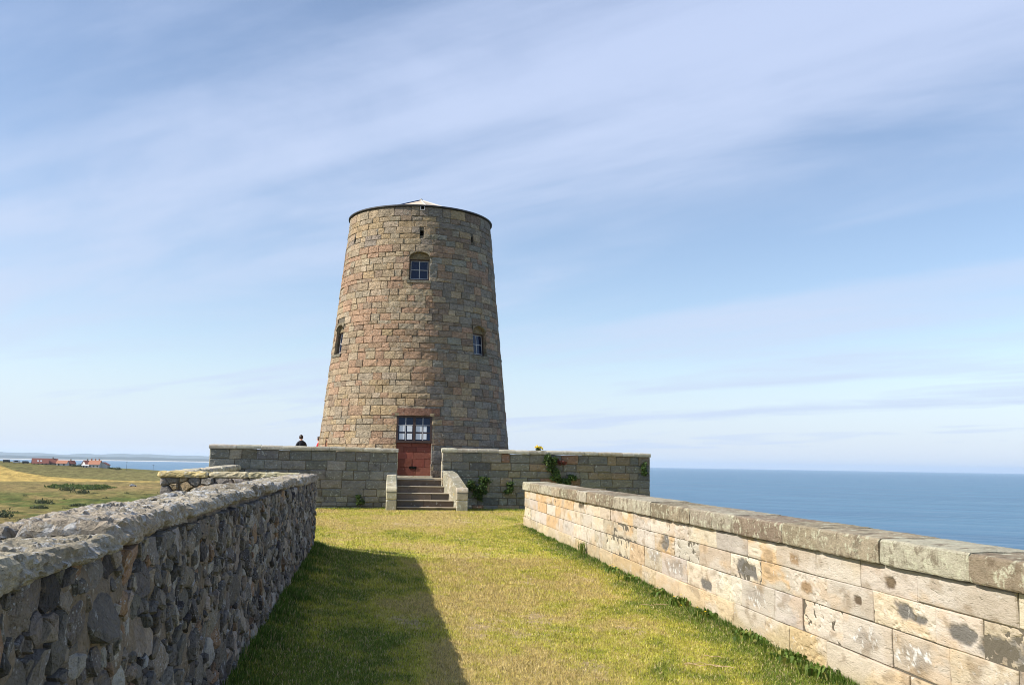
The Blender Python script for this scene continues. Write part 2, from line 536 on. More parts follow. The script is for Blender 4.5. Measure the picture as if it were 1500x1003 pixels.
def make_terrain():
    azs = np.concatenate([np.linspace(-180, -30, 60)[:-1], np.linspace(-30, -5, 240)[:-1], np.linspace(-5, 40, 60)[:-1], np.linspace(40, 180, 40)])
    rs = np.concatenate([np.linspace(0.5, 60, 46)[:-1], np.linspace(60, 300, 40)[:-1], np.linspace(300, 1000, 250)[:-1], np.linspace(1000, 2600, 30)])
    A, RR = np.meshgrid(np.radians(azs), rs)
    x, y = RR * np.sin(A), RR * np.cos(A)
    z = terrain_z(x, y)
    az = np.degrees(A)
    # where the fields meet: radius of each boundary for every bearing
    test = np.linspace(600, 949, 350)

    def rad_for(azd, slope):
        a = math.radians(azd)
        zz = terrain_z(test * math.sin(a), test * math.cos(a), False)
        s = (zz - 1.8) / test
        return float(np.interp(slope, s, test))
    ba = [-30, -20.81, -20.25, -19.1, -17.37, -14.6, -12.25, -10]
    bs = [-0.0087, -0.0087, -0.0129, -0.0171, -0.0200, -0.0222, -0.0222, -0.022]
    wob = (fbm(az * 2.0, RR * 0 + 2, 0, 66, 3) - .5)
    br = np.interp(az, ba, [rad_for(a, s) for a, s in zip(ba, bs)])
    ya = [-30, -20.75, -17.36, -14.5, -10]
    yr = np.interp(az, ya, [rad_for(a, s) for a, s in zip(ya, [-0.0238, -0.0236, -0.0232, -0.0232, -0.0232])]) + wob * 26
    n1_ = fbm(x / 34, y / 34, 0, 77, 4)
    n2_ = fbm(x / 9, y / 9, 0, 41, 3)
    n3_ = fbm(x / 120, y / 120, 0, 12, 3)
    dune_a, dune_b, dune_c = np.array([.190, .178, .055]), np.array([.285, .215, .085]), np.array([.105, .135, .036])
    t = sstep(.40, .62, n1_ * .7 + n2_ * .3)[..., None]
    col = dune_a * (1 - t) + dune_b * t
    g = (sstep(.42, .60, n3_ * .5 + n2_ * .5) * (1 - .55 * sstep(520, 680, RR)))[..., None]
    col = col * (1 - g) + dune_c * g
    # the upper strip below the yellow field is drier
    dry = (sstep(540, 690, RR) * (.35 + .65 * n2_))[..., None] * 0.75
    col = col * (1 - dry) + np.array([.32, .225, .105]) * dry
    yellow = np.array([.50, .36, .115]) * (0.88 + 0.24 * n2_[..., None])
    olive = np.array([.185, .165, .065]) * (0.8 + 0.4 * n3_[..., None])
    olive = olive * (1 - 0.35 * sstep(.45, .6, n1_)[..., None]) + np.array([.16, .17, .06]) * 0.35 * sstep(.45, .6, n1_)[..., None]
    my = (sstep(-9, 9, RR - yr + (n2_ - .5) * 16) * (az < -5) * (az > -60))[..., None]
    mo = (sstep(-3, 3, RR - br) * (az < -5) * (az > -60))[..., None]
    col = col * (1 - my) + yellow * my
    col = col * (1 - mo) + olive * mo
    # bare rock on the crag and sand near the water
    sl = sstep(0.5, 4, foot_dist(x, y)) * (1 - sstep(24, 34, foot_dist(x, y)))
    col = col * (1 - sl[..., None] * .8) + np.array([.14, .12, .09]) * sl[..., None] * .8
    sand = sstep(-36, -40, z)[..., None]
    col = col * (1 - sand) + np.array([.5, .42, .3]) * sand
    V = np.stack([x, y, z], -1).reshape(-1, 3)
    m, k = new_mat('dune_and_field')
    c = k.n('ShaderNodeAttribute', {'attribute_name': 'Col'}).outputs['Color']
    pos = k.n('ShaderNodeNewGeometry').outputs['Position']
    v = k.math('ADD', k.math('MULTIPLY', k.noise(k.vmath('MULTIPLY', pos, (1.0, 0.45, 1.0)), 0.22, 8.0, 0.78), 3.4), -0.7)
    v = k.math('MAXIMUM', v, 0.25)
    vv = k.n('ShaderNodeCombineXYZ', i0=v, i1=v, i2=v).outputs[0]
    finish(k, k.mix(1.0, c, vv, 'MULTIPLY'), 0.95, bump(k, k.noise(pos, 0.3, 7.0, 0.75), 1.0, 2.0), 0.05)
    o = mk('terrain', V, np.array(grid_faces(len(rs), len(azs))), m, None, col.reshape(-1, 3), True)
    props(o, 'dunes and farm fields falling away below the castle rock', 'terrain', None, 'structure')


make_terrain()


def far_ridge(name, label, dist, a0, a1, prof, depth, mat, seed, base=SEA - 1):
    az = np.radians(np.linspace(a0, a1, 160))
    h = np.interp(np.degrees(az), [p[0] for p in prof], [p[1] for p in prof]) + (fbm(np.degrees(az) * 1.3, 0 * az, 0, seed, 4) - 0.5) * prof[0][2]
    V, rows = [], 7
    for j in range(rows):
        t = j / (rows - 1)
        rr = dist + depth * t
        hz = base + (h - base) * np.sin(np.minimum(t * 1.0, 1) * math.pi) ** 0.8
        hz = hz * (1 + 0.0 * t)
        V += [(rr * math.sin(a), rr * math.cos(a), float(max(z, base))) for a, z in zip(az, hz)]
    o = mk(name, V, grid_faces(rows, len(az)), mat, None, None, True)
    return props(o, label, 'hills', None, 'structure')


M['farhill'] = flat_mat('far_hill_heath', (0.10, 0.12, 0.09), 0.95, 0.0, 0.2, scale=0.002)
M['fardune'] = flat_mat('far_dune_scrub', (0.06, 0.075, 0.06), 0.95, 0.0, 0.25, scale=0.003)
M['farsand'] = flat_mat('far_sand', (0.58, 0.53, 0.45), 0.9, 0.0, 0.06, scale=0.002)
far_ridge('far_hills', 'hazy blue hills along the far coast', 27000, -60, -3, [(-60, 90, 60), (-22, 120, 0), (-18, 70, 0), (-14, 110, 0), (-10, 70, 0), (-3, -40, 0)], 3000, M['farhill'], 3)
far_ridge('far_coast', 'low dark dune coast across the bay', 17500, -60, -4, [(-60, 5, 22), (-20, 8, 0), (-17, 2, 0), (-14, 16, 0), (-12, 5, 0), (-8, -10, 0), (-4, -45, 0)], 900, M['fardune'], 8)
# sand flat in front of the far coast
az_ = np.radians(np.linspace(-60, -6, 80))
Vs = [(rr * math.sin(a), rr * math.cos(a), zz) for rr, zz in ((14500, SEA - 0.3), (14700, SEA + 1.0), (17600, SEA + 3.0)) for a in az_]
props(mk('far_beach', Vs, grid_faces(3, 80), M['farsand']), 'pale strip of sand flat across the bay', 'beach', None, 'structure')


# ------------------------------------------------------------------ lawn
def xw(y):
    return -0.93 - 0.0235 * y


def lawn_z(x, y):
    u = np.clip((x - xw(np.minimum(y, 18.3))) / (2.0 + 1.7 * (1 - sstep(6.5, 16.0, y))), 0, 1)
    b = 0.25 * (1 - u) ** 1.15 * (1 - sstep(18.0, 20.5, y))
    return b + (fbm(x / 1.7, y / 1.7, 0, 3, 3) - 0.5) * 0.03 + 0.01


def lawn_cols(x, y, rnd=None):
    """green-ness of the turf: worn and dry in the middle, lush under the walls"""
    dl = x - xw(np.minimum(y, 18.3))
    dr = 3.9 - x
    n = fbm(x / 1.1, y / 2.6, 0, 21, 4)
    n_small = fbm(x / 0.22, y / 0.34, 0, 55, 3)
    g = 0.37 + (n - 0.5) * 1.35 + (n_small - 0.5) * 1.0
    g = g + 0.75 * (1 - sstep(0.15, 1.9, dl)) * (y < 18.6) + 0.6 * (1 - sstep(0.0, 0.95, dr)) * (y < 28.5) + 0.25 * (1 - sstep(0, 2.6, dr)) * (y < 13)
    g = g - 0.22 * np.exp(-((x - 1.5 - 0.25 * np.sin(y * .5)) / 0.75) ** 2)
    g = g + 0.5 * sstep(36.0, 37.2, y)
    g = g - 0.18 * sstep(20, 32, y)
    return np.clip(g, 0, 1)


def turf_rgb(g, bare, s):
    dry = np.array([.590, .465, .190])
    mid = np.array([.515, .485, .075])
    lush = np.array([.165, .225, .034])
    g = g[..., None]
    c = np.where(g < 0.5, dry + (mid - dry) * g * 2, mid + (lush - mid) * (g * 2 - 1))
    b = bare[..., None]
    c = c * (1 - b) + np.array([.44, .325, .205]) * b
    return c * s


def bare_mask(x, y):
    n = fbm(x / 0.7, y / 1.5, 0, 63, 4)
    centre = np.exp(-((x - 1.5) / 1.3) ** 2) * (1 - 0.5 * sstep(14, 24, y))
    fine = fbm(x / 0.12, y / 0.10, 0, 71, 3)
    return sstep(0.60, 0.80, n + 0.13 * (centre - 0.45) + (fine - 0.5) * 0.5) * 0.8


def make_lawn():
    xs = np.linspace(-7.0, 10.6, 290)
    ys = np.concatenate([np.linspace(-8, 4, 60)[:-1], np.linspace(4, 18, 330)[:-1], np.linspace(18, 38.5, 240)])
    Yg, Xg = np.meshgrid(ys, xs, indexing='ij')
    lo = np.where(Yg < 18.4, xw(Yg) - 0.15, np.where(Yg < 19.2, xw(18.4) - 0.2, -4.2 - (Yg - 19.1) * 0.11))
    hi = np.where(Yg < 28.2, 4.05, 10.4)
    Xc = np.clip(Xg, lo, hi)
    # rows share the clamped edge: keep columns evenly spread inside the lawn instead of stacking
    t = (Xg - xs[0]) / (xs[-1] - xs[0])
    Xc = lo + (hi - lo) * t
    z = lawn_z(Xc, Yg)
    g = lawn_cols(Xc, Yg)
    b = bare_mask(Xc, Yg)
    col = turf_rgb(g, b, 0.72 + 0.5 * fbm(Xc / .07, Yg / .07, 0, 8, 2)[..., None])
    V = np.stack([Xc, Yg, z], -1).reshape(-1, 3)
    m, k = new_mat('lawn_turf')
    c = k.n('ShaderNodeAttribute', {'attribute_name': 'Col'}).outputs['Color']
    pos = k.n('ShaderNodeNewGeometry').outputs['Position']
    v = k.math('ADD', k.math('MULTIPLY', k.noise(pos, 40.0, 6.0, 0.75), 1.3), 0.35)
    vv = k.n('ShaderNodeCombineXYZ', i0=v, i1=v, i2=v).outputs[0]
    bb = bump(k, k.noise(pos, 24.0, 6.0, 0.75), 1.0, 0.02)
    bb = bump(k, k.noise(pos, 110.0, 3.0, 0.7), 0.7, 0.008, bb)
    finish(k, k.mix(1.0, c, vv, 'MULTIPLY'), 0.95, bb, 0.05)
    o = mk('lawn', V, np.array(grid_faces(len(ys), len(xs))), m, None, col.reshape(-1, 3), True)
    props(o, 'worn grass lawn between the two boundary walls', 'lawn', None, 'structure')


make_lawn()


def make_grass():
    rng = np.random.default_rng(7)
    pts = []
    # (y range, count)
    for y0, y1, n in ((5.5, 9, 150000), (9, 13, 130000), (13, 18.4, 110000), (18.4, 28, 90000), (28, 37.6, 70000)):
        y = rng.uniform(y0, y1, n)
        lo = np.where(y < 18.4, xw(y) + 0.01, -3.5)
        hi = np.where(y < 28.2, 3.89, 5.4)
        x = rng.uniform(0, 1, n) * (hi - lo) + lo
        pts.append(np.stack([x, y], 1))
    # extra rank growth along the wall feet
    for n in (26000,):
        y = rng.uniform(5.5, 18.4, n)
        x = xw(y) + 0.02 + rng.exponential(0.16, n)
        pts.append(np.stack([x, y], 1))
        y = rng.uniform(6.0, 28.0, n)
        x = 3.89 - rng.exponential(0.13, n)
        pts.append(np.stack([x, y], 1))
        y = 37.5 - rng.exponential(0.22, n // 2)
        x = rng.uniform(-2.6, 5.4, n // 2)
        keep = (x < -0.2) | (x > 3.0) | (y < 36.55)
        pts.append(np.stack([x, y], 1)[keep])
    P_ = np.concatenate(pts)
    x, y = P_[:, 0], P_[:, 1]
    N = len(x)
    g = lawn_cols(x, y) + rng.normal(0, 0.16, N)
    g = np.clip(g, 0, 1)
    b = bare_mask(x, y)
    keep = rng.uniform(0, 1, N) > b * 0.85
    x, y, g = x[keep], y[keep], g[keep]
    N = len(x)
    dl = x - xw(np.minimum(y, 18.3))
    wv = 0.35 + 1.5 * (fbm(x * 0 + 1, y / 0.5, 0, 17, 3) - 0.25)
    edge = np.maximum((1 - sstep(0.0, 0.62, dl / wv)) * (y < 18.6), (1 - sstep(0.0, 0.42, (3.9 - x) / wv)) * (y < 28.5) * 0.85)
    edge = np.maximum(edge, sstep(36.6, 37.5, y) * 0.6)
    patch = sstep(0.38, 0.62, fbm(x / 0.22, y / 0.30, 0, 91, 3))
    L = rng.uniform(0.014, 0.042, N) * (1 + 0.4 * (y > 13)) + edge * rng.uniform(0.02, 0.10, N) * (0.3 + 0.7 * patch)
    wd = rng.uniform(0.0022, 0.0058, N) * (1 + 0.08 * np.maximum(y - 7, 0))
    z = lawn_z(x, y) - 0.004
    az = rng.uniform(0, 2 * np.pi, N)
    lean = rng.uniform(0.15, 1.35, N) * (1 - 0.45 * edge)
    dx, dy, dz = np.sin(az) * np.sin(lean), np.cos(az) * np.sin(lean), np.cos(lean)
    pa = az + np.pi / 2 + rng.normal(0, 0.5, N)
    wx, wy = np.sin(pa) * wd, np.cos(pa) * wd
    v0 = np.stack([x - wx, y - wy, z], 1)
    v1 = np.stack([x + wx, y + wy, z], 1)
    v2 = np.stack([x + dx * L, y + dy * L, z + dz * L], 1)
    V = np.stack([v0, v1, v2], 1).reshape(-1, 3)
    s = (rng.uniform(0.50, 1.30, N) * (0.70 + 0.6 * fbm(x / .06, y / .06, 0, 19, 2)))[:, None]
    c = turf_rgb(g, np.zeros(N), s)
    straw = (rng.uniform(0, 1, N) < 0.16 * (1 - 0.6 * edge))[:, None]
    c = np.where(straw, np.array([.60, .49, .26]) * s, c)
    lush = (edge * (0.45 + 0.75 * patch) > 0.40 + 0.12 * rng.normal(0, 1, N))[:, None]
    c = np.where(lush & ~straw, np.array([.100, .175, .024]) * s * (0.8 + 0.5 * rng.uniform(0, 1, N)[:, None]), c)
    col = np.repeat(c, 3, axis=0)
    o = mk('grass', V, np.arange(3 * N).reshape(-1, 3), M['grass'], None, col)
    props(o, 'short dry and green grass blades covering the lawn', 'grass', None, 'stuff')


make_grass()

# ------------------------------------------------------------------ masonry
def block_vf(fmap, a0, a1, b0, b1, depth, proud, rng, chamfer=0.012, jit=0.006, nu=1, nv=1, rough=0.0, ns=0, nscale=3.0, style=None):
    """a dressed stone in wall coordinates (a along, b up, h outward); fmap turns them into world points"""
    def J():
        return rng.uniform(-jit, jit)
    A0, A1, B0, B1 = a0 + 0.003, a1 - 0.003, b0 + 0.003, b1 - 0.003
    ca = [A0 + J(), A1 + J(), A1 + J(), A0 + J()]
    cb = [B0 + J(), B0 + J(), B1 + J(), B1 + J()]
    ct = [proud + J() * 0.8 for _ in range(4)]
    cu, cv = min(chamfer / max(A1 - A0, .02), .3), min(chamfer / max(B1 - B0, .02), .3)
    us = np.concatenate([[0.0], cu + (1 - 2 * cu) * np.arange(nu + 1) / nu, [1.0]])
    vs = np.concatenate([[0.0], cv + (1 - 2 * cv) * np.arange(nv + 1) / nv, [1.0]])
    U, V_ = np.meshgrid(us, vs, indexing='ij')

    def bil(q):
        return (1 - U) * (1 - V_) * q[0] + U * (1 - V_) * q[1] + U * V_ * q[2] + (1 - U) * V_ * q[3]
    a, b, h = bil(ca), bil(cb), bil(ct)
    edge = np.zeros_like(U, bool)
    edge[0, :] = edge[-1, :] = True
    edge[:, 0] = edge[:, -1] = True
    if rough > 0:
        if style == 'bedded':
            wv = b * nscale * 5 + 1.1 * fbm(a * 2.2, b * 5, 0, ns + 3, 3) * 3
            d = np.abs(fbm(a * nscale * .35, wv, 0, ns, 3) - .5) * 3 - .5
        elif style == 'pitted':
            d = .4 * (2 * fbm(a * nscale, b * nscale, 0, ns, 3) - 1) - 1.3 * sstep(.56, .70, fbm(a * nscale * 2.2, b * nscale * 2.8, 0, ns + 7, 3))
        else:
            d = 2 * fbm(a * nscale, b * nscale * 1.8, 0, ns, 3) - 1
        em = np.minimum(np.minimum(U * (A1 - A0), (1 - U) * (A1 - A0)), np.minimum(V_ * (B1 - B0), (1 - V_) * (B1 - B0)))
        worn = rough * .9 * (1 - sstep(0, .035, em)) * fbm(a * 9, b * 9, 0, ns + 11, 2)
        h = h + rough * d - worn
    h = np.where(edge, np.minimum(h, proud) - chamfer, h)
    nvv = len(vs)
    nuu = len(us)
    idx = np.arange(nuu * nvv).reshape(nuu, nvv)
    F = [tuple(q) for q in np.stack([idx[:-1, :-1], idx[1:, :-1], idx[1:, 1:], idx[:-1, 1:]], -1).reshape(-1, 4).tolist()]
    ring = list(idx[:, 0]) + list(idx[-1, 1:]) + list(idx[-2::-1, -1]) + list(idx[0, -2:0:-1])
    ring = [int(q) for q in ring]
    P_ = list(zip(a.ravel().tolist(), b.ravel().tolist(), h.ravel().tolist()))
    n0 = len(P_)
    P_ += [(P_[q][0], P_[q][1], -depth) for q in ring]
    k = len(ring)
    F += [(ring[i], n0 + i, n0 + (i + 1) % k, ring[(i + 1) % k]) for i in range(k)]
    return [fmap(*p) for p in P_], F


def pick(rng, pal):
    t = sum(p[0] for p in pal)
    u = rng.random() * t
    for wgt, c in pal:
        u -= wgt
        if u <= 0:
            break
    s = rng.uniform(0.82, 1.16)
    return tuple(min(0.75, ch * s * rng.uniform(0.975, 1.025)) for ch in c)


# ---- right boundary wall ------------------------------------------------
XR = 3.9


def make_right_wall():
    rng = random.Random(11)
    t = thing('ashlar_wall', (XR, 12, 0), 'sunlit pale sandstone block wall with dark weathered coping beside the sea', 'wall')

    def fm(a, b, h):
        return (XR - h, a, b)
    Y0, Y1 = 0.4, 27.95
    courses = [(-0.12, 0.288, [6.95, 7.53, 8.34, 9.14, 9.75, 10.68, 11.68, 12.75, 13.87, 14.68, 16.66, 17.75, 19.0, 20.32, 22.19, 23.6, 25.13, 26.5]),
               (0.288, 0.583, [5.7, 6.44, 7.22, 8.04, 8.84, 9.5, 10.43, 11.3, 12.42, 13.6, 14.57, 15.47, 17.19, 18.2, 19.2, 20.33, 22.09, 23.91, 25.1, 26.6]),
               (0.583, 0.836, [6.04, 6.59, 7.49, 8.32, 9.14, 9.86, 10.8, 11.92, 13.0, 14.0, 15.03, 16.66, 17.43, 18.44, 19.61, 21.35, 22.6, 23.93, 25.4, 26.8]),
               (0.836, 1.062, [5.67, 6.82, 7.69, 8.53, 9.44, 10.25, 11.27, 12.35, 13.26, 14.23, 15.25, 15.99, 16.89, 17.69, 19.02, 20.4, 22.01, 23.2, 24.6, 25.7, 26.9])]
    pal = [(4, (.48, .405, .305)), (4, (.50, .43, .335)), (1.8, (.49, .37, .235)), (1.3, (.41, .355, .28)), (1.6, (.49, .44, .365)), (0.8, (.43, .38, .32))]
    pal_b = [(4, (.47, .385, .25)), (2, (.48, .40, .28)), (1, (.46, .35, .20))]
    # old cement repairs, lichen blots and dark-painted notches and holes on the face: (along, up, half length, half height, kind)
    spots = [(13.43, .728, .20, .085, 0), (10.348, .705, .33, .10, 0), (19.55, .985, .24, .07, 1), (14.06, .484, .30, .085, 2), (12.86, .462, .40, .095, 2),
             (11.64, .368, .20, .055, 0), (7.214, .925, .085, .060, 1), (7.03, .735, .13, .065, 0), (6.78, .712, .10, .030, 0), (6.271, .70, .17, .055, 0), (5.80, .676, .26, .085, 0),
             (7.63, .435, .26, .09, 2), (6.89, .45, .24, .10, 2), (10.07, .44, .28, .10, 2), (8.75, .70, .17, .05, 3), (7.75, .72, .05, .03, 1), (9.0, .93, .12, .05, 3), (21.2, .46, .3, .08, 2), (5.6, .43, .4, .1, 2)]
    scol = [(.150, .140, .124), (.110, .082, .055), (.27, .24, .205), (.28, .195, .115)]
    k = 0
    for ci, (b0, b1, js) in enumerate(courses):
        js = [Y0 + 0.9 * i + rng.uniform(-.15, .15) for i in range(int((js[0] - Y0) / 0.9))] + js
        js = [Y0] + [j for j in js if j > Y0 + 0.3] + [Y1]
        js.sort()
        for a0, a1 in zip(js, js[1:]):
            k += 1
            st = .018 if 4.5 < a0 < 9 else (.028 if 9 <= a0 < 15 else (.05 if 15 <= a0 else .1))
            c = pick(rng, pal_b if ci == 0 else pal)
            if a0 > 19 and ci in (1, 2, 3) and rng.random() < 0.35:
                c = (.50, .345, .20)
            style = rng.choice(('bedded', 'pitted', None, None)) if ci in (2, 3) else rng.choice((None, None, 'pitted'))
            amp = {'bedded': rng.uniform(.008, .016), 'pitted': rng.uniform(.006, .013), None: rng.uniform(.003, .007)}[style]
            pr = rng.uniform(-.006, .008) + (0.014 if ci == 0 else 0)
            v, f = block_vf(fm, a0, a1, b0, b1, 0.10, pr, rng, chamfer=rng.uniform(.004, .009), jit=.005, nu=max(2, int((a1 - a0) / st)), nv=max(2, int((b1 - b0) / st)),
                            rough=amp, ns=k, nscale=7, style=style)
            A = np.array(v)
            ya, za, hh = A[:, 1], A[:, 2], XR - A[:, 0]
            col = np.tile(np.array(c), (len(A), 1))
            # pale leached skin and warmer stone where it has flaked away, running across the joints
            n1_ = fbm(ya * 1.7, za * 2.6, 0, 301, 4)
            pale = sstep(.50, .64, n1_)[:, None] * .55
            col = col * (1 - pale) + np.array([.51, .465, .405]) * pale
            warm = (sstep(.56, .70, fbm(ya * 2.6, za * 7, 0, 305, 4)) * (.75 if style == 'bedded' else .30))[:, None]
            col = col * (1 - warm) + np.array([.50, .33, .165]) * warm
            for (sy, sz, wy, wz, kind) in spots:
                if sy + wy * 1.6 < a0 or sy - wy * 1.6 > a1:
                    continue
                wob = (fbm(ya * 6, za * 10, 0, 330 + int(sy * 7), 5, .62) - .5) * 1.5
                d = np.sqrt(((ya - sy) / (wy * 1.22)) ** 2 + ((za - sz) / (wz * 1.15)) ** 2)
                d = np.maximum(np.abs((ya - sy) / wy) * .9, d * .92) + wob * .95
                mk_ = sstep(1.0, .66 if kind != 2 else .35, d)
                mk_ = (mk_ * (1 if kind != 2 else .55 + .8 * (fbm(ya * 30, za * 30, 0, 351, 2) - .3)))[:, None].clip(0, 1)
                col = col * (1 - mk_) + np.array(scol[kind]) * mk_
                A[:, 0] += (mk_[:, 0] * (.010 if kind in (0, 1) else -.003)) * (hh > -.05)
                if kind == 2:
                    wh = (sstep(.66, .72, fbm(ya * 24, za * 30, 0, 390, 3)) * sstep(1.15, .7, d))[:, None]
                    col = col * (1 - wh) + np.array([.62, .61, .58]) * wh
            dirt = (sstep(.60, .74, fbm(ya * 5, za * 9, 0, 377, 4)) * .5)[:, None]
            col = col * (1 - dirt) + np.array([.22, .165, .105]) * dirt
            foot = (sstep(.22, .02, za) * (.25 + .5 * fbm(ya * 2, za * 4, 0, 399, 3)))[:, None]
            col = col * (1 - foot) + np.array([.34, .28, .14]) * foot
            mk('sandstone_block', A, f, M['right'], t, col)
    # core and back face
    mk('wall_core', *box_vf(XR + 0.012, XR + 0.52, Y0, Y1 - 0.02, -0.6, 1.064), M['mortar'], t)
    # coping
    js = [0.3, 1.3, 2.4, 3.5, 4.7, 6.09, 7.28, 8.4, 9.19, 10.54, 11.29, 12.15, 13.05, 14.04, 15.11, 16.48, 17.85, 18.78, 19.72, 20.76, 21.8, 22.96, 24.93, 26.59, 28.02]
    palc = [(3, (.32, .285, .215)), (2, (.29, .24, .17)), (1.5, (.345, .32, .24)), (1, (.25, .20, .14))]
    for i, (a0, a1) in enumerate(zip(js, js[1:])):
        back = 4.43 + 0.010 * (a0 - 6)
        z1 = 1.268 + 0.0015 * (a0 - 6) + rng.uniform(-.006, .006)
        xf = 3.84 + rng.uniform(-.006, .006)
        nu, nv = 12, 10
        prof = [(xf + .10, 1.066), (xf + .006, 1.068), (xf, 1.08), (xf - .002, 1.15), (xf + .001, 1.22), (xf + .004, z1 - .02), (xf + .018, z1 - .004), (xf + .06, z1)] + \
               [(xf + (back - xf) * q, z1 + .008 * math.sin(q * 3)) for q in (.3, .5, .7, .9)] + [(back - .01, z1 - .01), (back, z1 - .04), (back, 1.08), (back - .05, 1.066)]
        V = []
        for ii in range(nu + 1):
            yy = a0 + .004 + (a1 - a0 - .008) * ii / nu
            e = 0.010 if ii in (0, nu) else 0
            for (px_, pz_) in prof:
                n = float(fbm(np.array([px_ * 6]), np.array([yy * 6]), pz_ * 9, 200 + i, 3)[0]) - .5
                cx, cz = (xf + back) / 2, 1.17
                d = np.array([px_ - cx, pz_ - cz])
                d = d / (np.linalg.norm(d) + 1e-6)
                m_ = 0.022 * n - e
                V.append((px_ + d[0] * m_, yy, pz_ + d[1] * m_))
        npf = len(prof)
        F = grid_faces(nu + 1, npf, True)
        F += [list(range(npf)), list(range(nu * npf + npf - 1, nu * npf - 1, -1))]
        mk('coping_stone', V, F, M['rightcope'], t, pick(rng, palc))


make_right_wall()


# ---- rubble walls -------------------------------------------------------
def laguerre_cells(pts, box, kn=22):
    """pts: (a, b, r); power-diagram cells clipped to the box"""
    A = np.array(pts)
    out = []
    for i, (a, b, r) in enumerate(pts):
        d = np.hypot(A[:, 0] - a, A[:, 1] - b)
        nb = np.argsort(d)[1:kn + 1]
        poly = [(max(box[0], a - .5), max(box[2], b - .5)), (min(box[1], a + .5), max(box[2], b - .5)), (min(box[1], a + .5), min(box[3], b + .5)), (max(box[0], a - .5), min(box[3], b + .5))]
        for j in nb:
            a2, b2, r2 = pts[j]
            nx, ny = a2 - a, b2 - b
            dd = math.hypot(nx, ny)
            nx, ny = nx / dd, ny / dd
            lim = (dd * dd + r * r - r2 * r2) / (2 * dd)
            new = []
            for q in range(len(poly)):
                p, s = poly[q], poly[(q + 1) % len(poly)]
                dp = (p[0] - a) * nx + (p[1] - b) * ny - lim
                ds = (s[0] - a) * nx + (s[1] - b) * ny - lim
                if dp <= 0:
                    new.append(p)
                if dp * ds < 0:
                    u = dp / (dp - ds)
                    new.append((p[0] + (s[0] - p[0]) * u, p[1] + (s[1] - p[1]) * u))
            poly = new
            if len(poly) < 3:
                break
        out.append(poly)
    return out


def rubble_face(fmap, box, rng, radii, tries, squash, pal, gap=0.010, proud=(.006, .055)):
    """irregular stones packed over a face; squash stretches them upright"""
    pts = []
    cell = {}
    for r, n in zip(radii, tries):
        for _ in range(n):
            rr = r * rng.uniform(.8, 1.2)
            a, b = rng.uniform(box[0], box[1]), rng.uniform(box[2], box[3]) * squash
            key = (int(a / .3), int(b / .3))
            ok = True
            for ka in (-1, 0, 1):
                for kb in (-1, 0, 1):
                    for (a2, b2, r2) in cell.get((key[0] + ka, key[1] + kb), ()):
                        if math.hypot(a - a2, b - b2) < (rr + r2) * 0.86:
                            ok = False
                            break
                    if not ok:
                        break
                if not ok:
                    break
            if ok:
                pts.append((a, b, rr))
                cell.setdefault(key, []).append((a, b, rr))
    cells = laguerre_cells(pts, (box[0], box[1], box[2] * squash, box[3] * squash))
    stones = []
    for (a, b, r), poly in zip(pts, cells):
        if len(poly) < 3:
            continue
        poly = [(p[0], p[1] / squash) for p in poly]
        # drop points that nearly coincide, roughen long edges
        pl = []
        for q in range(len(poly)):
            p, s = poly[q], poly[(q + 1) % len(poly)]
            L = math.hypot(s[0] - p[0], s[1] - p[1])
            if L < .008:
                continue
            pl.append(p)
            if L > .07:
                u = rng.uniform(.35, .65)
                o_ = rng.uniform(-.10, .05) * L
                pl.append((p[0] + (s[0] - p[0]) * u - (s[1] - p[1]) / L * o_, p[1] + (s[1] - p[1]) * u + (s[0] - p[0]) / L * o_))
        if len(pl) < 3:
            continue
        ca, cb = sum(p[0] for p in pl) / len(pl), sum(p[1] for p in pl) / len(pl)
        area = 0.5 * abs(sum(pl[q][0] * pl[(q + 1) % len(pl)][1] - pl[(q + 1) % len(pl)][0] * pl[q][1] for q in range(len(pl))))
        size = math.sqrt(area)
        if size < .02:
            continue
        pr = rng.uniform(*proud) * min(1.0, size / .10 + .3)
        ta, tb = rng.gauss(0, .17), rng.gauss(-.02, .16)
        n = len(pl)
        V = []
        g = gap * rng.uniform(.4, 1.8)
        f_out = max(.55, 1 - g / size)
        for fac, hh in ((f_out, -.03), (f_out * rng.uniform(.93, .98), pr * .55), (f_out * rng.uniform(.60, .80), pr)):
            for p in pl:
                w1 = fac * rng.uniform(.965, 1.02)
                aa, bb = ca + (p[0] - ca) * w1, cb + (p[1] - cb) * w1
                h = hh + ((aa - ca) * ta + (bb - cb) * tb) * (0 if hh < 0 else 1)
                V.append((aa, bb, h + rng.uniform(-.006, .006) * (hh > 0)))
        V.append((ca + rng.uniform(-.2, .2) * size, cb + rng.uniform(-.2, .2) * size, pr * rng.uniform(.85, 1.3)))
        F = []
        for rg in (0, 1):
            for q in range(n):
                F.append((rg * n + q, rg * n + (q + 1) % n, (rg + 1) * n + (q + 1) % n, (rg + 1) * n + q))
        F += [(2 * n + q, 2 * n + (q + 1) % n, 3 * n) for q in range(n)]
        stones.append(([fmap(*v) for v in V], F, pick(rng, pal), (ca, cb), area))
    return stones


def join_stones(name, stones, mat, parent):
    V, F, Cc = [], [], []
    for v, f, c, *_ in stones:
        n = len(V)
        V += v
        F += [tuple(i + n for i in q) for q in f]
        Cc += [c] * len(v)
    o = mk(name, V, F, mat, parent, np.array(Cc))
    o['kind'] = 'stuff'
    return o


WHIN = [(4, (.150, .142, .134)), (3, (.20, .186, .168)), (2.4, (.25, .222, .188)), (1.3, (.080, .076, .078)), (2.0, (.31, .275, .23)), (1.2, (.36, .35, .325)), (0.6, (.26, .18, .12))]


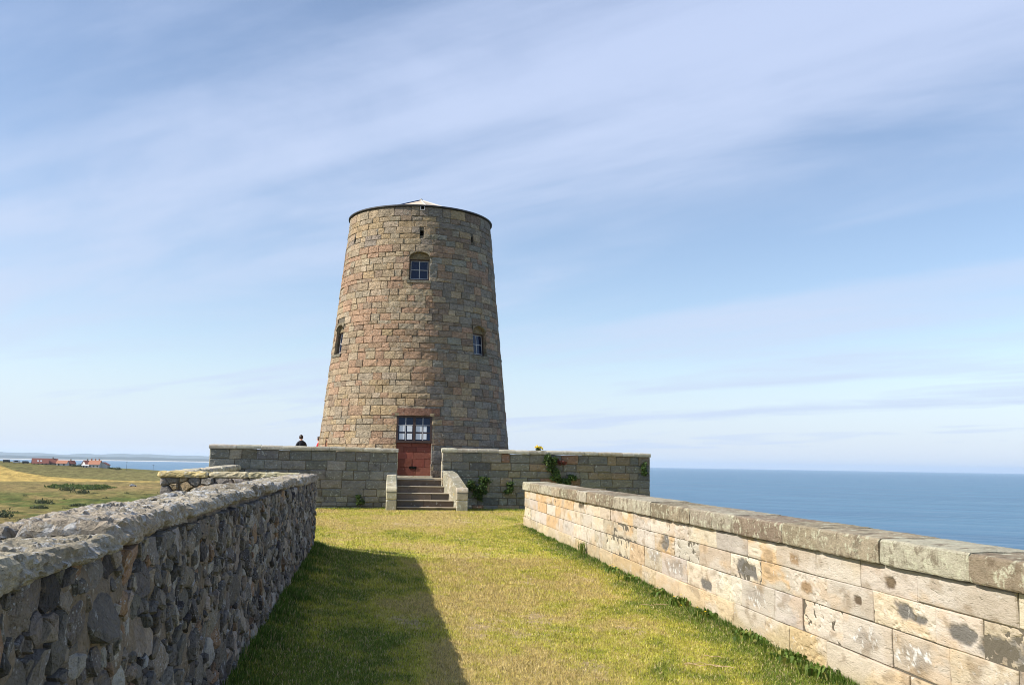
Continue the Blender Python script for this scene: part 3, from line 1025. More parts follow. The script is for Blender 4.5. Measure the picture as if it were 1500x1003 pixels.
def rough_coping(name, parent, fmap, s0, s1, thick, over, z_of, rng, step, mat, pal, seed, under):
    """weathered coping stones laid end to end; every stone its own displaced mesh"""
    s = s0
    while s < s1 - .05:
        L = rng.uniform(.55, 1.25)
        e = min(s + L, s1)
        if s1 - e < .4:
            e = s1
        st = step(s)
        nu = max(6, int((e - s) / st))
        dz, dh = rng.uniform(-.020, .012), rng.uniform(-.020, .018)
        top, und = z_of((s + e) / 2) + dz, under((s + e) / 2) + rng.uniform(-.006, .006)
        # profile: (h outward, z)
        pf = [(-.10, und), (over * .4, und + .002)]
        nn = max(4, int(.12 / st))
        for q in range(nn + 1):
            t_ = q / nn
            pf.append((over + dh + .012 * math.sin(t_ * 3.1), und + .012 + (top - und - .055) * t_))
        for q in range(1, 5):
            an = q / 5 * math.pi / 2
            pf.append((over + dh - .055 * (1 - math.cos(an)), top - .043 + .043 * math.sin(an)))
        nt = max(6, int(thick / (st * 1.2)))
        for q in range(1, nt + 1):
            t_ = q / nt
            pf.append((over + dh - .06 - (thick + over - .09) * t_, top + .006 * math.sin(t_ * math.pi) - .03 * t_))
        pf += [(-thick - .03, top - .05), (-thick - .03, und + .02), (-thick + .05, und)]
        pa = np.array(pf)
        S_, K_ = np.meshgrid(np.linspace(s + .003, e - .003, nu + 1), np.arange(len(pf)), indexing='ij')
        Hh, Zz = pa[K_.astype(int), 0], pa[K_.astype(int), 1]
        big = fbm(S_ * 3.0, Hh * 3.0, Zz * 4, seed, 3) - .5
        fine = fbm(S_ * 9.0, Hh * 26.0, Zz * 30, seed + 9, 4, .6) - .5
        pit = sstep(.60, .75, fbm(S_ * 7, Hh * 17, Zz * 12, seed + 23, 3))
        crack = np.exp(-((Hh + thick * .70 + .05 * (fbm(S_ * 1.3, 0 * S_, 0, seed + 3, 2) - .5) * 2) / .016) ** 2) * sstep(.42, .52, fbm(S_ * .8, 0 * S_ + 3, 0, seed + 5, 2))
        rip = np.abs(fbm((S_ + Zz * 1.4 - Hh * .8) * 13, (S_ - Zz * 1.4) * 2.5, 0, seed + 41, 3) - .5) * 2
        flake = np.floor(fbm(S_ * 5, Hh * 11, Zz * 10, seed + 51, 3) * 9) / 9 - .5
        disp = big * .030 + fine * .034 + flake * .045 - rip * .022 * (Hh > -.12) - pit * .024 - crack * .055
        endf = np.minimum(S_ - s, e - S_)
        disp = disp - .030 * (1 - sstep(0, .028, endf))
        cz = (top + und) / 2
        nh, nz = Hh + thick * .5, (Zz - cz) * 2.6
        nh = np.sign(nh) * np.maximum(np.abs(nh) - thick * .42, 0) * 6
        ln = np.hypot(nh, nz) + 1e-5
        Hd, Zd = Hh + disp * nh / ln, Zz + disp * nz / ln
        V = [fmap(a, b, h) for a, b, h in zip(S_.ravel(), Zd.ravel(), Hd.ravel())]
        npf = len(pf)
        F = grid_faces(nu + 1, npf, True)
        F += [list(range(npf)), list(range(nu * npf + npf - 1, nu * npf - 1, -1))]
        mk(name, V, F, mat, parent, pick(rng, pal))
        s = e


COPE_PAL = [(3, (.36, .31, .235)), (2, (.40, .345, .26)), (1, (.30, .26, .20)), (1, (.40, .33, .20))]


def make_left_wall():
    rng = random.Random(23)
    t = thing('rubble_wall', (-1.15, 10, 0.1), 'long dark whinstone rubble wall with lichen-white coping shading the grass', 'wall')

    def fm(a, b, h):
        return (xw(a) + h, a, b)

    def under(s):
        return 1.445 + .045 * float(sstep(2.5, 6.5, s)) - .06 * float(sstep(9, 17, s))

    def top(s):
        return 1.535 + .045 * float(sstep(2.5, 5, s)) - .015 * float(sstep(9, 18, s))
    stones = rubble_face(fm, (1.2, 18.08, .06, 1.46), rng, (.125, .088, .060, .040, .026), (170, 1000, 4200, 11000, 20000), 1.12, WHIN, gap=.009, proud=(-.002, .036))
    stones.sort(key=lambda q: -q[4] / (q[3][0] ** 2))
    seen = [q for q in stones if q[3][0] > 2.6]
    rest = [q for q in stones if q[3][0] <= 2.6] + seen[300:]
    for v, f, c, *_ in seen[:300]:
        mk('rubble_stone', v, f, M['whin'], t, c)
    join_stones('small_rubble', rest, M['whin'], t)
    # rough mortar face behind the stones, and the body of the wall
    sa = np.concatenate([np.arange(-3, 2, .1), np.arange(2, 8, .025), np.arange(8, 18.11, .05)])
    ba = np.linspace(-.1, 1.50, 58)
    S_, B_ = np.meshgrid(sa, ba, indexing='ij')
    Hh = (fbm(S_ * 5, B_ * 5, 0, 61, 4) - .5) * .075 - .004 - .03 * sstep(1.40, 1.47, B_)
    V = [fm(a, b, h) for a, b, h in zip(S_.ravel(), B_.ravel(), Hh.ravel())]
    n0 = len(V)
    F = grid_faces(len(sa), len(ba))
    for s in (-3, 18.08):
        V += [(xw(s) - .06, s, -.3), (xw(s) - .06, s, 1.5), (xw(s) - .50, s, 1.5), (xw(s) - .50, s, -.3)]
    a, b = n0, n0 + 4
    F += [(a, a + 1, a + 2, a + 3), (b + 3, b + 2, b + 1, b), (a + 1, b + 1, b + 2, a + 2), (a + 3, a + 2, b + 2, b + 3)]
    mk('mortar_bed', V, F, M['rubble_mortar'], t)
    rough_coping('coping_stone', t, fm, 1.0, 18.12, .50, .030, top, rng, lambda s: .012 if s < 5 else (.018 if s < 8 else .035), M['leftcope'], COPE_PAL, 400, under)
    return


make_left_wall()


def make_cross_wall():
    rng = random.Random(31)
    t = thing('cross_wall', (-3, 18.9, 0), 'short rubble cross wall with yellowish coping behind the long dark rubble wall', 'wall')
    p0, p1 = np.array([-4.30, 18.95]), np.array([-1.95, 18.55])
    d = (p1 - p0) / np.linalg.norm(p1 - p0)
    nrm = np.array([d[1], -d[0]])

    def fm(a, b, h):
        q = p0 + d * a + nrm * h
        return (q[0], q[1], b)
    L = float(np.linalg.norm(p1 - p0))
    st = rubble_face(fm, (0, L, .4, 1.45), rng, (.14, .10, .07), (120, 400, 900), 1.3, WHIN + [(2, (.34, .26, .16))], proud=(.02, .08))
    for v, f, c, *_ in st:
        mk('rubble_stone', v, f, M['whin'], t, c)
    V, F = box_vf(0, L, -.1, 1.45, -.5, -.02)
    mk('mortar_bed', [fm(a, b, h) for a, b, h in V], [f[::-1] for f in F], M['rubble_mortar'], t)
    rough_coping('coping_stone', t, fm, -.06, L + .3, .50, .05, lambda s: 1.59, rng, lambda s: .045, M['basecope'],
                 [(2, (.42, .37, .24)), (2, (.44, .36, .18)), (1, (.36, .33, .27))], 520, lambda s: 1.44)


def make_outer_wall():
    rng = random.Random(37)
    t = thing('outer_wall', (-5, 28, 0), 'low coped rubble wall running from the cross wall to the dark platform wall', 'wall')
    p0, p1 = np.array([-3.80, 19.3]), np.array([-5.58, 36.85])
    d = (p1 - p0) / np.linalg.norm(p1 - p0)
    nrm = np.array([d[1], -d[0]])

    def fm(a, b, h):
        q = p0 + d * a + nrm * h
        return (q[0], q[1], b)
    L = float(np.linalg.norm(p1 - p0))
    V, F = box_vf(0, L, -.2, 1.44, -.5, -.0)
    mk('mortar_bed', [fm(a, b, h) for a, b, h in V], [f[::-1] for f in F], M['rubble_mortar'], t)
    rough_coping('coping_stone', t, fm, 0, L, .50, .05, lambda s: 1.60, rng, lambda s: .09, M['basecope'],
                 [(2, (.42, .37, .27)), (1, (.36, .33, .27))], 560, lambda s: 1.43)


make_cross_wall()
make_outer_wall()

# ---- platform walls -------------------------------------------------------
YB = 37.6


def yb(x):
    """front of the platform walls: they run slightly away towards the sea"""
    return YB + (x - 1.0) * 0.09


BASE_PAL_L = [(4, (.225, .223, .202)), (3, (.265, .258, .230)), (2, (.190, .190, .178)), (1, (.30, .28, .235)), (.6, (.235, .218, .175))]
BASE_PAL_R = [(4, (.235, .225, .185)), (3, (.195, .195, .172)), (2, (.28, .240, .168)), (1.3, (.31, .245, .16)), (.5, (.24, .155, .11)), (1, (.155, .158, .145))]


def make_platform_wall(name, label, x0, x1, z_of, hs, pal, seed, cope_end):
    rng = random.Random(seed)
    t = thing(name, ((x0 + x1) / 2, YB, 0), label, 'wall', 'walls of the tower platform')

    def fm(a, b, h):
        return (a, yb(a) - h, b)
    ztop = z_of(x0) - .155
    tot = sum(hs)
    b1 = 0
    for ci, hh in enumerate(hs):
        bt, bb = -b1 / tot, -(b1 + hh) / tot
        b1 += hh
        a = x0
        while a < x1 - .02:
            L = rng.uniform(.34, .92) if hh > .2 else rng.uniform(.28, .66)
            e = a + L
            if x1 - e < .35:
                e = x1

            def zz(f, q):
                tp = z_of(q) - .155
                return tp + f * (tp + .12)
            zt, zb = zz(bt, (a + e) / 2), zz(bb, (a + e) / 2)
            pr = rng.uniform(-.012, .016)
            vf = block_vf(fm, a, e, zb, zt, .12, pr, rng, chamfer=rng.uniform(.016, .030), jit=.011, nu=5, nv=3, rough=rng.uniform(.010, .026), ns=seed * 100 + ci * 20 + int(a * 3), nscale=5)
            mk('wall_block', *vf, M['basewall'], t, pick(rng, pal))
            a = e
    V, F = box_vf(x0 + .01, x1 - .01, .025, .44, -.5, z_of((x0 + x1) / 2) - .20)
    V = [(p[0], yb(p[0]) + p[1], p[2]) for p in V]
    mk('wall_core', V, F, M['mortar'], t)
    # end faces at the door gap and the outer end
    a = x0 - .05 if cope_end != 'left' else x0 - .05
    palc = [(3, (.40, .37, .29)), (2, (.46, .43, .35)), (1, (.33, .29, .21))]
    s = x0 - .04
    while s < x1 + .03:
        L = rng.uniform(.5, 1.1)
        e = s + L
        if x1 + .04 - e < .4:
            e = x1 + .04
        zt = z_of((s + e) / 2) + rng.uniform(-.008, .008)
        nu = 8
        pf = [(.05, zt - .152), (-.055, zt - .150), (-.062, zt - .10), (-.055, zt - .05), (-.03, zt - .012), (.03, zt), (.15, zt + .01), (.30, zt + .008), (.44, zt - .005), (.49, zt - .04), (.49, zt - .14), (.40, zt - .152)]
        V = []
        for i in range(nu + 1):
            q = s + .004 + (e - s - .008) * i / nu
            for (yy, z) in pf:
                n = float(fbm(np.array([q * 7]), np.array([yy * 9]), z * 9, seed, 3)[0]) - .5
                en = .008 if i in (0, nu) else 0
                V.append((q, yb(q) + yy + n * .02, z + (n * .035 - en if z > zt - .1 else n * .012)))
        npf = len(pf)
        F = grid_faces(nu + 1, npf, True) + [list(range(npf)), list(range(nu * npf + npf - 1, nu * npf - 1, -1))]
        mk('coping_stone', V, F, M['basecope'], t, pick(rng, palc))
        s = e
    # dressed jamb stones where the wall ends
    for side in (0, 1):
        xe = x0 if side == 0 else x1
        zb = -.2
        ztp = z_of(xe) - .158
        n = 7
        for q in range(n):
            z0, z1 = zb + (ztp - zb) * q / n, zb + (ztp - zb) * (q + 1) / n
            sgn = -1 if side == 0 else 1

            def fe(a_, b_, h, xe=xe, sgn=sgn):
                return (xe + sgn * h, a_, b_)
            v, f = block_vf(fe, yb(xe) + .03, yb(xe) + .45, z0, z1, .02, rng.uniform(.012, .03), rng, chamfer=.012, jit=.006, nu=2, nv=2, rough=.008, ns=q + seed, nscale=5)
            mk('jamb_block', v, f, M['basecope'], t, pick(rng, [(2, (.42, .37, .27)), (1, (.34, .30, .22))]))
    return t


make_platform_wall('platform_wall', 'grey ashlar wall carrying the platform, its end by the red door in shadow', -6.69, 0.24,
                   lambda x: 2.358 - (x + 6.69) / 6.93 * .035, [.36, .34, .34, .32, .28, .21, .16, .20], BASE_PAL_L, 5, 'left')
make_platform_wall('platform_wall', 'brown and grey ashlar wall with plants rooted in it and sea beyond its end', 2.0, 10.52,
                   lambda x: 2.375 - (x - 2.0) / 8.52 * .05, [.36, .30, .27, .33, .24, .22, .27, .30], BASE_PAL_R, 6, 'right')


def make_platform():
    v, f = box_vf(-6.66, 10.5, 0, 1, -1.2, 1.19)
    v = [(p[0], yb(p[0]) + .455 if p[1] == 0 else 52, p[2]) for p in v]
    v, f = join_vf([(v, f), box_vf(.26, 1.98, YB + .30, YB + .50, -.6, 1.188)])
    props(mk('platform', v, f, M['pave']), 'paved platform around the tower', 'platform', None, 'structure')
    for x0, x1, lab in ((-6.66, -6.22, 'return wall at the landward edge of the platform'), (10.06, 10.50, 'return wall at the seaward edge of the platform')):
        t = thing('return_wall', (x0, 45, 1.19), lab, 'wall')
        mk('wall_core', *box_vf(x0, x1, yb(x1) + .5, 52, 1.192, 2.12), M['mortar'], t)
        mk('coping_stone', *bevel_box_vf(x0 - .04, x1 + .04, yb(x1) + .54, 52, 2.122, 2.28, .02), M['basecope'], t, (.42, .38, .30))


make_platform()


# ---- steps and cheek walls ------------------------------------------------
def make_steps():
    rng = random.Random(3)
    t = thing('stone_steps', (1.3, 37, 0), 'worn dark stone steps climbing to the blocked red doorway', 'steps')
    n = 5
    ys = [36.62, 36.92, 37.22, 37.52, 37.82]
    zs = [.10, .345, .61, .86, 1.12]
    xs0, xs1 = [.27, .27, .27, .26, .262], [2.52, 2.40, 2.30, 2.16, 1.975]
    for i in range(n):
        y1 = (ys[i + 1] + .06) if i < n - 1 else 38.05
        z0 = -.1 if i == 0 else zs[i - 1] - .1
        parts = [(xs0[i], xs1[i])] if i in (0, 3, 4) else ([(xs0[i], .98 + .3 * i), (.984 + .3 * i, xs1[i])])
        for (a, b) in parts:
            v, f = bevel_box_vf(a, b, ys[i], y1, z0, zs[i], .014)
            mk('step', v, f, M['step'], t, pick(rng, [(2, (.135, .108, .084)), (1, (.165, .125, .095)), (1, (.115, .100, .082))]))
            v, f = bevel_box_vf(a, b, ys[i] - .03, y1, zs[i] + .001, zs[i] + .035, .01)
            mk('tread', v, f, M['step'], t, pick(rng, [(2, (.42, .36, .27)), (1, (.36, .32, .25))]))
    for nm, lab, (fx0, fx1), (bx0, bx1), zf, zb in (
            ('cheek_wall', 'short sloping stone cheek wall beside the grey wall end', (-.14, .255), (-.12, .235), .89, 1.36),
            ('cheek_wall', 'longer splayed stone cheek wall with a broad lit slope', (2.50, 2.93), (2.03, 2.42), .88, 1.50)):
        c = thing(nm, ((fx0 + fx1) / 2, 37, 0), lab, 'wall', 'cheek walls of the steps')
        yf, yb = 36.45, YB - .005
        rows = [0, .42, 1.0]
        pal = [(2, (.40, .36, .26)), (1, (.34, .31, .23)), (1, (.44, .39, .29))]
        # front pier of two drums with a rounded cap
        ny = 36.78
        for z0, z1 in ((-.15, .40), (.403, .70)):
            v, f = bevel_box_vf(fx0, fx1, yf, ny, z0, z1, .03)
            mk('pier_block', v, f, M['basecope'], c, pick(rng, pal))
        # rounded cap: quarter round facing the lawn
        V = []
        na = 7
        for x in (fx0 - .012, fx0 + .02, fx1 - .02, fx1 + .012):
            ins = .015 if x in (fx0 - .012, fx1 + .012) else 0
            V += [(x, ny, .703), (x, yf - .01 + ins, .703)] + [(x, yf - .01 + ins + .17 * (1 - math.cos(q / na * math.pi / 2)), .703 + (zf - .703 - ins) * math.sin(q / na * math.pi / 2)) for q in range(1, na + 1)] + [(x, ny, zf - ins)]
        npf = na + 3
        F = grid_faces(4, npf, True) + [list(range(npf)), list(range(4 * npf - 1, 3 * npf - 1, -1))]
        mk('cap_stone', V, F, M['basecope'], c, pick(rng, pal))
        # sloping body in three stones
        m = 3
        for q in range(m):
            t0, t1 = q / m, (q + 1) / m

            def lerp(tt):
                y = ny + .004 + (yb - ny - .004) * tt
                s_ = tt
                return y, fx0 + (bx0 - fx0) * s_, fx1 + (bx1 - fx1) * s_, zf + (zb - zf) * min(1, tt * 1.25)
            ya, a0, a1, za = lerp(t0 + .004)
            yc, c0, c1, zc_ = lerp(t1 - .004)
            V = []
            for (y, p0, p1, z) in ((ya, a0, a1, za), (yc, c0, c1, zc_)):
                V += [(p0, y, -.15), (p1, y, -.15), (p1, y, z - .14), (p1 + .012, y, z - .13), (p1 + .012, y, z - .03), (p1 - .02, y, z), (p0 + .02, y, z), (p0 - .012, y, z - .03), (p0 - .012, y, z - .13), (p0, y, z - .14)]
            F = grid_faces(2, 10, True) + [list(range(10)), list(range(19, 9, -1))]
            mk('slope_stone', V, F, M['basecope'], c, pick(rng, pal))


make_steps()

# ------------------------------------------------------------------ the tower
TX, TY, TZ0, TZ1 = 1.04, 43.99, 1.19, 12.84


def TR(z):
    return 4.284 - (z - 2.48) * 0.0993


def tpt(th, z, h):
    """angle from the front (towards the lawn), positive to the seaward side"""
    r_ = TR(z) + h
    return (TX + r_ * math.sin(th), TY - r_ * math.cos(th), z)


def make_tower():
    rng = random.Random(77)
    t = thing('windmill_tower', (TX, TY, TZ0), 'tall round tapering windmill tower of mottled sandstone blocks', 'tower')
    # openings: centre angle, half width (m), sill, head, kind
    ops = [(math.asin(-.13 / 4.24), .73, TZ0 - .2, 3.72, 'door'), (R(-1.4), .435, 9.50, 10.80, 'win'), (R(44.0), .43, 6.42, 7.75, 'win'), (R(-66.5), .43, 6.43, 7.78, 'win'),
           (R(-.4), .085, 11.52, 11.76, 'hole'), (R(-61), .075, 11.48, 11.74, 'hole'), (R(41.5), .08, 11.52, 11.78, 'hole'), (R(-64), .13, 2.2, 2.66, 'hatch')]
    zs = [TZ0]
    while zs[-1] < TZ1 - .34:
        zs.append(zs[-1] + rng.uniform(.215, .325))
    zs[-1] = TZ1
    # snap courses to the main opening edges
    for e in (3.72, 9.50, 10.80, 6.43, 7.76):
        i = min(range(1, len(zs) - 1), key=lambda q: abs(zs[q] - e))
        zs[i] = e
    zs = sorted(set(zs))
    zs = [z for i, z in enumerate(zs) if i == 0 or z - zs[i - 1] > .10 or z in (3.72, 9.50, 10.80, 6.43, 7.76, TZ1)]

    def half(o, z):
        return o[1] / TR(z)
    buff, pink, grey, yel, dgrey, brown = (.410, .325, .215), (.415, .265, .175), (.345, .300, .222), (.430, .325, .185), (.250, .228, .198), (.245, .182, .132)
    cream = (.455, .380, .270)
    blocks = []
    for ci in range(len(zs) - 1):
        z0, z1 = zs[ci], zs[ci + 1]
        zm = (z0 + z1) / 2
        rr = TR(zm)
        cuts = []
        for o in ops:
            if o[2] < z1 - .02 and o[3] > z0 + .02:
                cuts.append((o[0] - half(o, zm), o[0] + half(o, zm)))
        cuts.sort()
        spans = []
        cur = -math.pi
        for a, b in cuts:
            spans.append((cur, a))
            cur = b
        spans.append((cur, math.pi))
        for a, b in spans:
            th = a
            first = True
            while th < b - 1e-4:
                L = rng.uniform(.30, .80) * (1.0 if z1 - z0 > .25 else .85)
                if first and a == -math.pi:
                    L *= rng.uniform(.5, 1)
                first = False
                e = th + L / rr
                if (b - e) * rr < .24:
                    e = b
                thm = (th + e) / 2
                if e - th > 1.1 / rr:
                    e = th + (e - th) / 2
                    thm = (th + e) / 2
                deg = math.degrees(thm)
                # colour by the band of the tower it was built in
                u = (zm - TZ0) / (TZ1 - TZ0)
                n = float(fbm(np.array([thm * 3]), np.array([zm * .5]), 0, 4, 3)[0])
                if u > .86:
                    pal = [(3, grey), (2, buff), (2, yel), (1.5, dgrey), (.6, brown)]
                elif u > .36:
                    pal = [(3, buff), (5.5 if n > .45 else 2.8, pink), (1.4, grey), (.9, brown), (1.0, cream), (.3, yel)]
                elif u > .15:
                    pal = [(3, buff), (1.6, pink), (2.5, grey), (1.2, yel), (1, brown), (1.2, cream)]
                else:
                    pal = [(4, buff), (2, yel), (3, cream), (1, pink), (1, grey)]
                if deg > 8:      # the seaward side gets greyer, darker stones with grey-green lichen
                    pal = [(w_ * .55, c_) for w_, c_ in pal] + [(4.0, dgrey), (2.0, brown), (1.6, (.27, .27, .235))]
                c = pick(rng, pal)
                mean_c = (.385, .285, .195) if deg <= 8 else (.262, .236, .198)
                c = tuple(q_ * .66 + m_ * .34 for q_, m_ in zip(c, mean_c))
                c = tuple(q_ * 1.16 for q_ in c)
                ns = ci * 131 + int(thm * 50)
                vis = abs(deg) < 82
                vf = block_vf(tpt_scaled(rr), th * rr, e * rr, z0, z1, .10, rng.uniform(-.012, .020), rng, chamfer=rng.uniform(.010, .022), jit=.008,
                              nu=4 if vis else 1, nv=2 if vis else 1, rough=rng.uniform(.008, .030) if vis else .0, ns=ns, nscale=6)
                area = (e - th) * rr * (z1 - z0) * max(math.cos(thm * 1.06), .0)
                blocks.append((vf[0], vf[1], c, (thm, zm), area))
                th = e
    blocks.sort(key=lambda q: -q[4])
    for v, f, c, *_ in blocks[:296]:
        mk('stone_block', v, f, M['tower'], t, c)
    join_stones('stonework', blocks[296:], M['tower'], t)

    # mortar core with real openings, as a grid whose lines follow the opening edges
    ths = sorted(set([round(x, 5) for x in np.linspace(-math.pi, math.pi, 97)[:-1]] + [round(o[0] + s * o[1] / TR((o[2] + o[3]) / 2), 5) for o in ops for s in (-1, 1)]))
    zz = sorted(set([TZ0 - .1, TZ1 - .02] + [round(z, 4) for o in ops for z in (o[2], o[3]) if z > TZ0] + [3, 5, 8, 9, 11, 12]))
    V = [tpt(a, z, -.035) for z in zz for a in ths]
    nt_ = len(ths)
    F = []
    for j in range(len(zz) - 1):
        for i in range(nt_):
            i2 = (i + 1) % nt_
            am = ths[i] + ((ths[i2] - ths[i]) if i2 else (ths[0] + 2 * math.pi - ths[i])) / 2
            zm = (zz[j] + zz[j + 1]) / 2
            if any(abs(am - o[0]) < o[1] / TR((o[2] + o[3]) / 2) and o[2] < zm < o[3] for o in ops):
                continue
            F.append((j * nt_ + i, j * nt_ + i2, (j + 1) * nt_ + i2, (j + 1) * nt_ + i))
    mk('mortar_core', V, F, M['mortar'], t)

    def loc(o, x, z, d):
        """point in an opening's own frame: x across, z up, d into the wall from the face at its centre"""
        r_ = TR(z) - d
        r_c = TR((o[2] + o[3]) / 2)
        ca, sa = math.cos(o[0]), math.sin(o[0])
        # flat frame: centre point moves in, x runs along the tangent
        return (TX + r_ * sa + x * ca, TY - r_ * ca + x * sa, z)

    def slab(o, x0, x1, z0, z1, d0, d1):
        V = [loc(o, x, z, d) for x in (x0, x1) for d in (d0, d1) for z in (z0, z1)]
        return V, [(0, 1, 3, 2), (4, 6, 7, 5), (0, 4, 5, 1), (2, 3, 7, 6), (0, 2, 6, 4), (1, 5, 7, 3)]

    for o in ops:
        hw, z0, z1 = o[1], max(o[2], TZ0), o[3]
        D = .34 if o[4] == 'win' else (.30 if o[4] == 'door' else .22)
        # reveals
        rv = [slab(o, -hw - .10, -hw + .004, z0 - .05, z1 + .05, .02 + (1 - math.cos(hw / 4)) * 4, D + .08), slab(o, hw - .004, hw + .10, z0 - .05, z1 + .05, .02 + (1 - math.cos(hw / 4)) * 4, D + .08),
              slab(o, -hw - .09, hw + .09, z1 - .004, z1 + .10, .03, D + .08), slab(o, -hw - .09, hw + .09, z0 - .10, z0 + .004, .03, D + .08)]
        rcol = (.26, .22, .15) if o[4] in ('win',) else (.34, .28, .18)
        if o[4] in ('win', 'door'):
            v, f = join_vf(rv)
            mk('window_reveal' if o[4] == 'win' else 'door_reveal', v, f, M['tower'], t, rcol)
        if o[4] == 'win':
            # arched head stone: the corners of the opening above the arch
            spring = z1 - .26
            na = 14
            V = []
            for q in range(na + 1):
                an = math.pi * q / na
                x, z = -math.cos(an) * hw, spring + math.sin(an) * (z1 - spring - .004)
                for d in (-.012, .20):
                    V += [loc(o, x, z, d + (.5 - .5 * math.cos(math.pi * x / 4)) * 0), loc(o, x, z1 + .002, d)]
            F = []
            for q in range(na):
                a, b = q * 4, (q + 1) * 4
                F += [(a, b, b + 1, a + 1), (a + 2, a + 3, b + 3, b + 2), (a, a + 2, b + 2, b)]
            mk('arch_stone', V, F, M['tower'], t, (.36, .31, .22))
            # stone tympanum above the window frame
            V, F = slab(o, -hw, hw, z1 - .32, z1, .16, .30)
            mk('tympanum', V, F, M['tower'], t, (.30, .24, .15))
            wz0, wz1 = z0 + .03, z1 - .32
            V, F = slab(o, -hw - .08, hw + .08, z0 - .09, z0 + .02, -.03, .26)
            mk('window_sill', V, F, M['tower'], t, (.24, .22, .17))
            wnd = thing_part('window', t, loc(o, 0, z0, .2))
            fr = .055
            v, f = join_vf([slab(o, -hw, -hw + fr, wz0, wz1, .20, .30), slab(o, hw - fr, hw, wz0, wz1, .20, .30), slab(o, -hw + fr, hw - fr, wz1 - fr, wz1, .202, .298), slab(o, -hw + fr, hw - fr, wz0, wz0 + fr * 1.3, .202, .298)])
            mk('frame', v, f, M['frame'], wnd)
            ix0, ix1, iz0, iz1 = -hw + fr, hw - fr, wz0 + fr * 1.3, wz1 - fr
            bars = [slab(o, -.016, .016, iz0, iz1, .235, .262)]
            zmid = (iz0 + iz1) / 2
            bars += [slab(o, ix0, -.016, zmid - .014, zmid + .014, .236, .261), slab(o, .016, ix1, zmid - .014, zmid + .014, .236, .261)]
            bars += [slab(o, ix0, ix0 + .03, iz0, iz1, .238, .26), slab(o, ix1 - .03, ix1, iz0, iz1, .238, .26), slab(o, ix0 + .03, ix1 - .03, iz0, iz0 + .035, .239, .259), slab(o, ix0 + .03, ix1 - .03, iz1 - .03, iz1, .239, .259)]
            for b_ in bars[:3]:
                mk('glazing_bar', *b_, M['bar'], wnd)
            v, f = join_vf(bars[3:])
            mk('sash', v, f, M['bar'], wnd)
            for (x0, x1) in ((ix0, -.012), (.012, ix1)):
                for (a, b) in ((iz0, zmid - .01), (zmid + .01, iz1)):
                    mk('pane', *slab(o, x0, x1, a, b, .246, .252), M['glass'], wnd)
            mk('window_back', *slab(o, -hw, hw, wz0, wz1, .36, .40), M['void'], t)
        elif o[4] == 'door':
            # red blocking stones in the doorway
            zb = TZ0 + .05
            cs = [zb, zb + .36, zb + .70, zb + .98, zb + 1.20, 2.60]
            jx = [[-.73, .1, .73], [-.73, -.05, .45, .73], [-.73, .0, .73], [-.73, -.42, .12, .73], [-.73, -.1, .55, .73]]
            for q in range(5):
                for x0, x1 in zip(jx[q], jx[q][1:]):
                    def fd(a_, b_, h):
                        return loc(o, a_, b_, .17 - h)
                    if q == 0 and x0 < 0:
                        # the stone left and right of a small air slot
                        pass
                    v, f = block_vf(fd, x0, x1, cs[q], cs[q + 1], .08, rng.uniform(-.006, .010), rng, chamfer=.010, jit=.005, nu=2, nv=2, rough=.006, ns=q * 9 + 3, nscale=5)
                    mk('red_block', v, f, M['red'], t, pick(rng, [(2, (.185, .062, .043)), (2, (.215, .080, .056)), (1, (.150, .054, .040))]))
            mk('air_slot', *slab(o, -.16, .14, cs[0] + .29, cs[0] + .40, .145, .16), M['void'], t)  # dark slab on the blocks, the slot's shade put into its colour
            mk('mortar_panel', *slab(o, -.73, .73, zb - .1, 2.61, .19, .26), M['red'], t, (.13, .05, .035))
            # plinth kerb at the foot of the doorway
            V, F = slab(o, -.80, .80, TZ0 - .02, TZ0 + .07, -.06, .16)
            mk('threshold', V, F, M['basecope'], t, (.48, .43, .33))
            wnd = thing_part('door_window', t, loc(o, 0, 2.6, .1))
            wz0, wz1 = 2.60, 3.715
            fr = .075
            sl = [slab(o, -.73, -.73 + fr, wz0, wz1, .07, .18), slab(o, .73 - fr, .73, wz0, wz1, .07, .18), slab(o, -.05, .05, wz0, wz1, .068, .182),
                  slab(o, -.73 + fr, -.05, wz1 - fr, wz1, .072, .178), slab(o, .05, .73 - fr, wz1 - fr, wz1, .072, .178), slab(o, -.73 + fr, -.05, wz0, wz0 + .10, .072, .178), slab(o, .05, .73 - fr, wz0, wz0 + .10, .072, .178)]
            v, f = join_vf(sl)
            mk('frame', v, f, M['frame'], wnd)
            for sx0, sx1 in ((-.655, -.05), (.05, .655)):
                iz0, iz1 = wz0 + .10, wz1 - fr
                xm = (sx0 + sx1) / 2
                hgt = (iz1 - iz0) / 3
                mk('glazing_bar', *slab(o, xm - .014, xm + .014, iz0, iz1, .108, .14), M['bar'], wnd)
                for q in (1, 2):
                    for (a, b) in ((sx0, xm - .014), (xm + .014, sx1)):
                        mk('glazing_bar', *slab(o, a, b, iz0 + hgt * q - .012, iz0 + hgt * q + .012, .11, .138), M['bar'] if q == 2 else M['frame'], wnd)
                for (a, b) in ((sx0, xm - .01), (xm + .01, sx1)):
                    for q in range(3):
                        lit = q < 2
                        zA, zB = iz0 + hgt * q + .01, iz0 + hgt * (q + 1) - .01
                        mk('pane', *slab(o, a, b, zA, zB, .120, .126), M['glass'], wnd)
                        if lit:
                            in_a = a + (.05 if a < 0 else .02)
                            in_b = b - (.03 if b < .5 else .14)
                            mk('pane_light', *slab(o, in_a, in_b, zA + .03, zB - .02, .112, .119), M['pane_light'], wnd)  # pale sheet in front of the pane imitates light showing through
            mk('window_back', *slab(o, -.73, .73, 2.6, 3.72, .34, .38), M['void'], t)
        elif o[4] == 'hole':
            v, f = join_vf(rv)
            mk('putlog_lining', v, f, M['tower'], t, (.16, .14, .11))
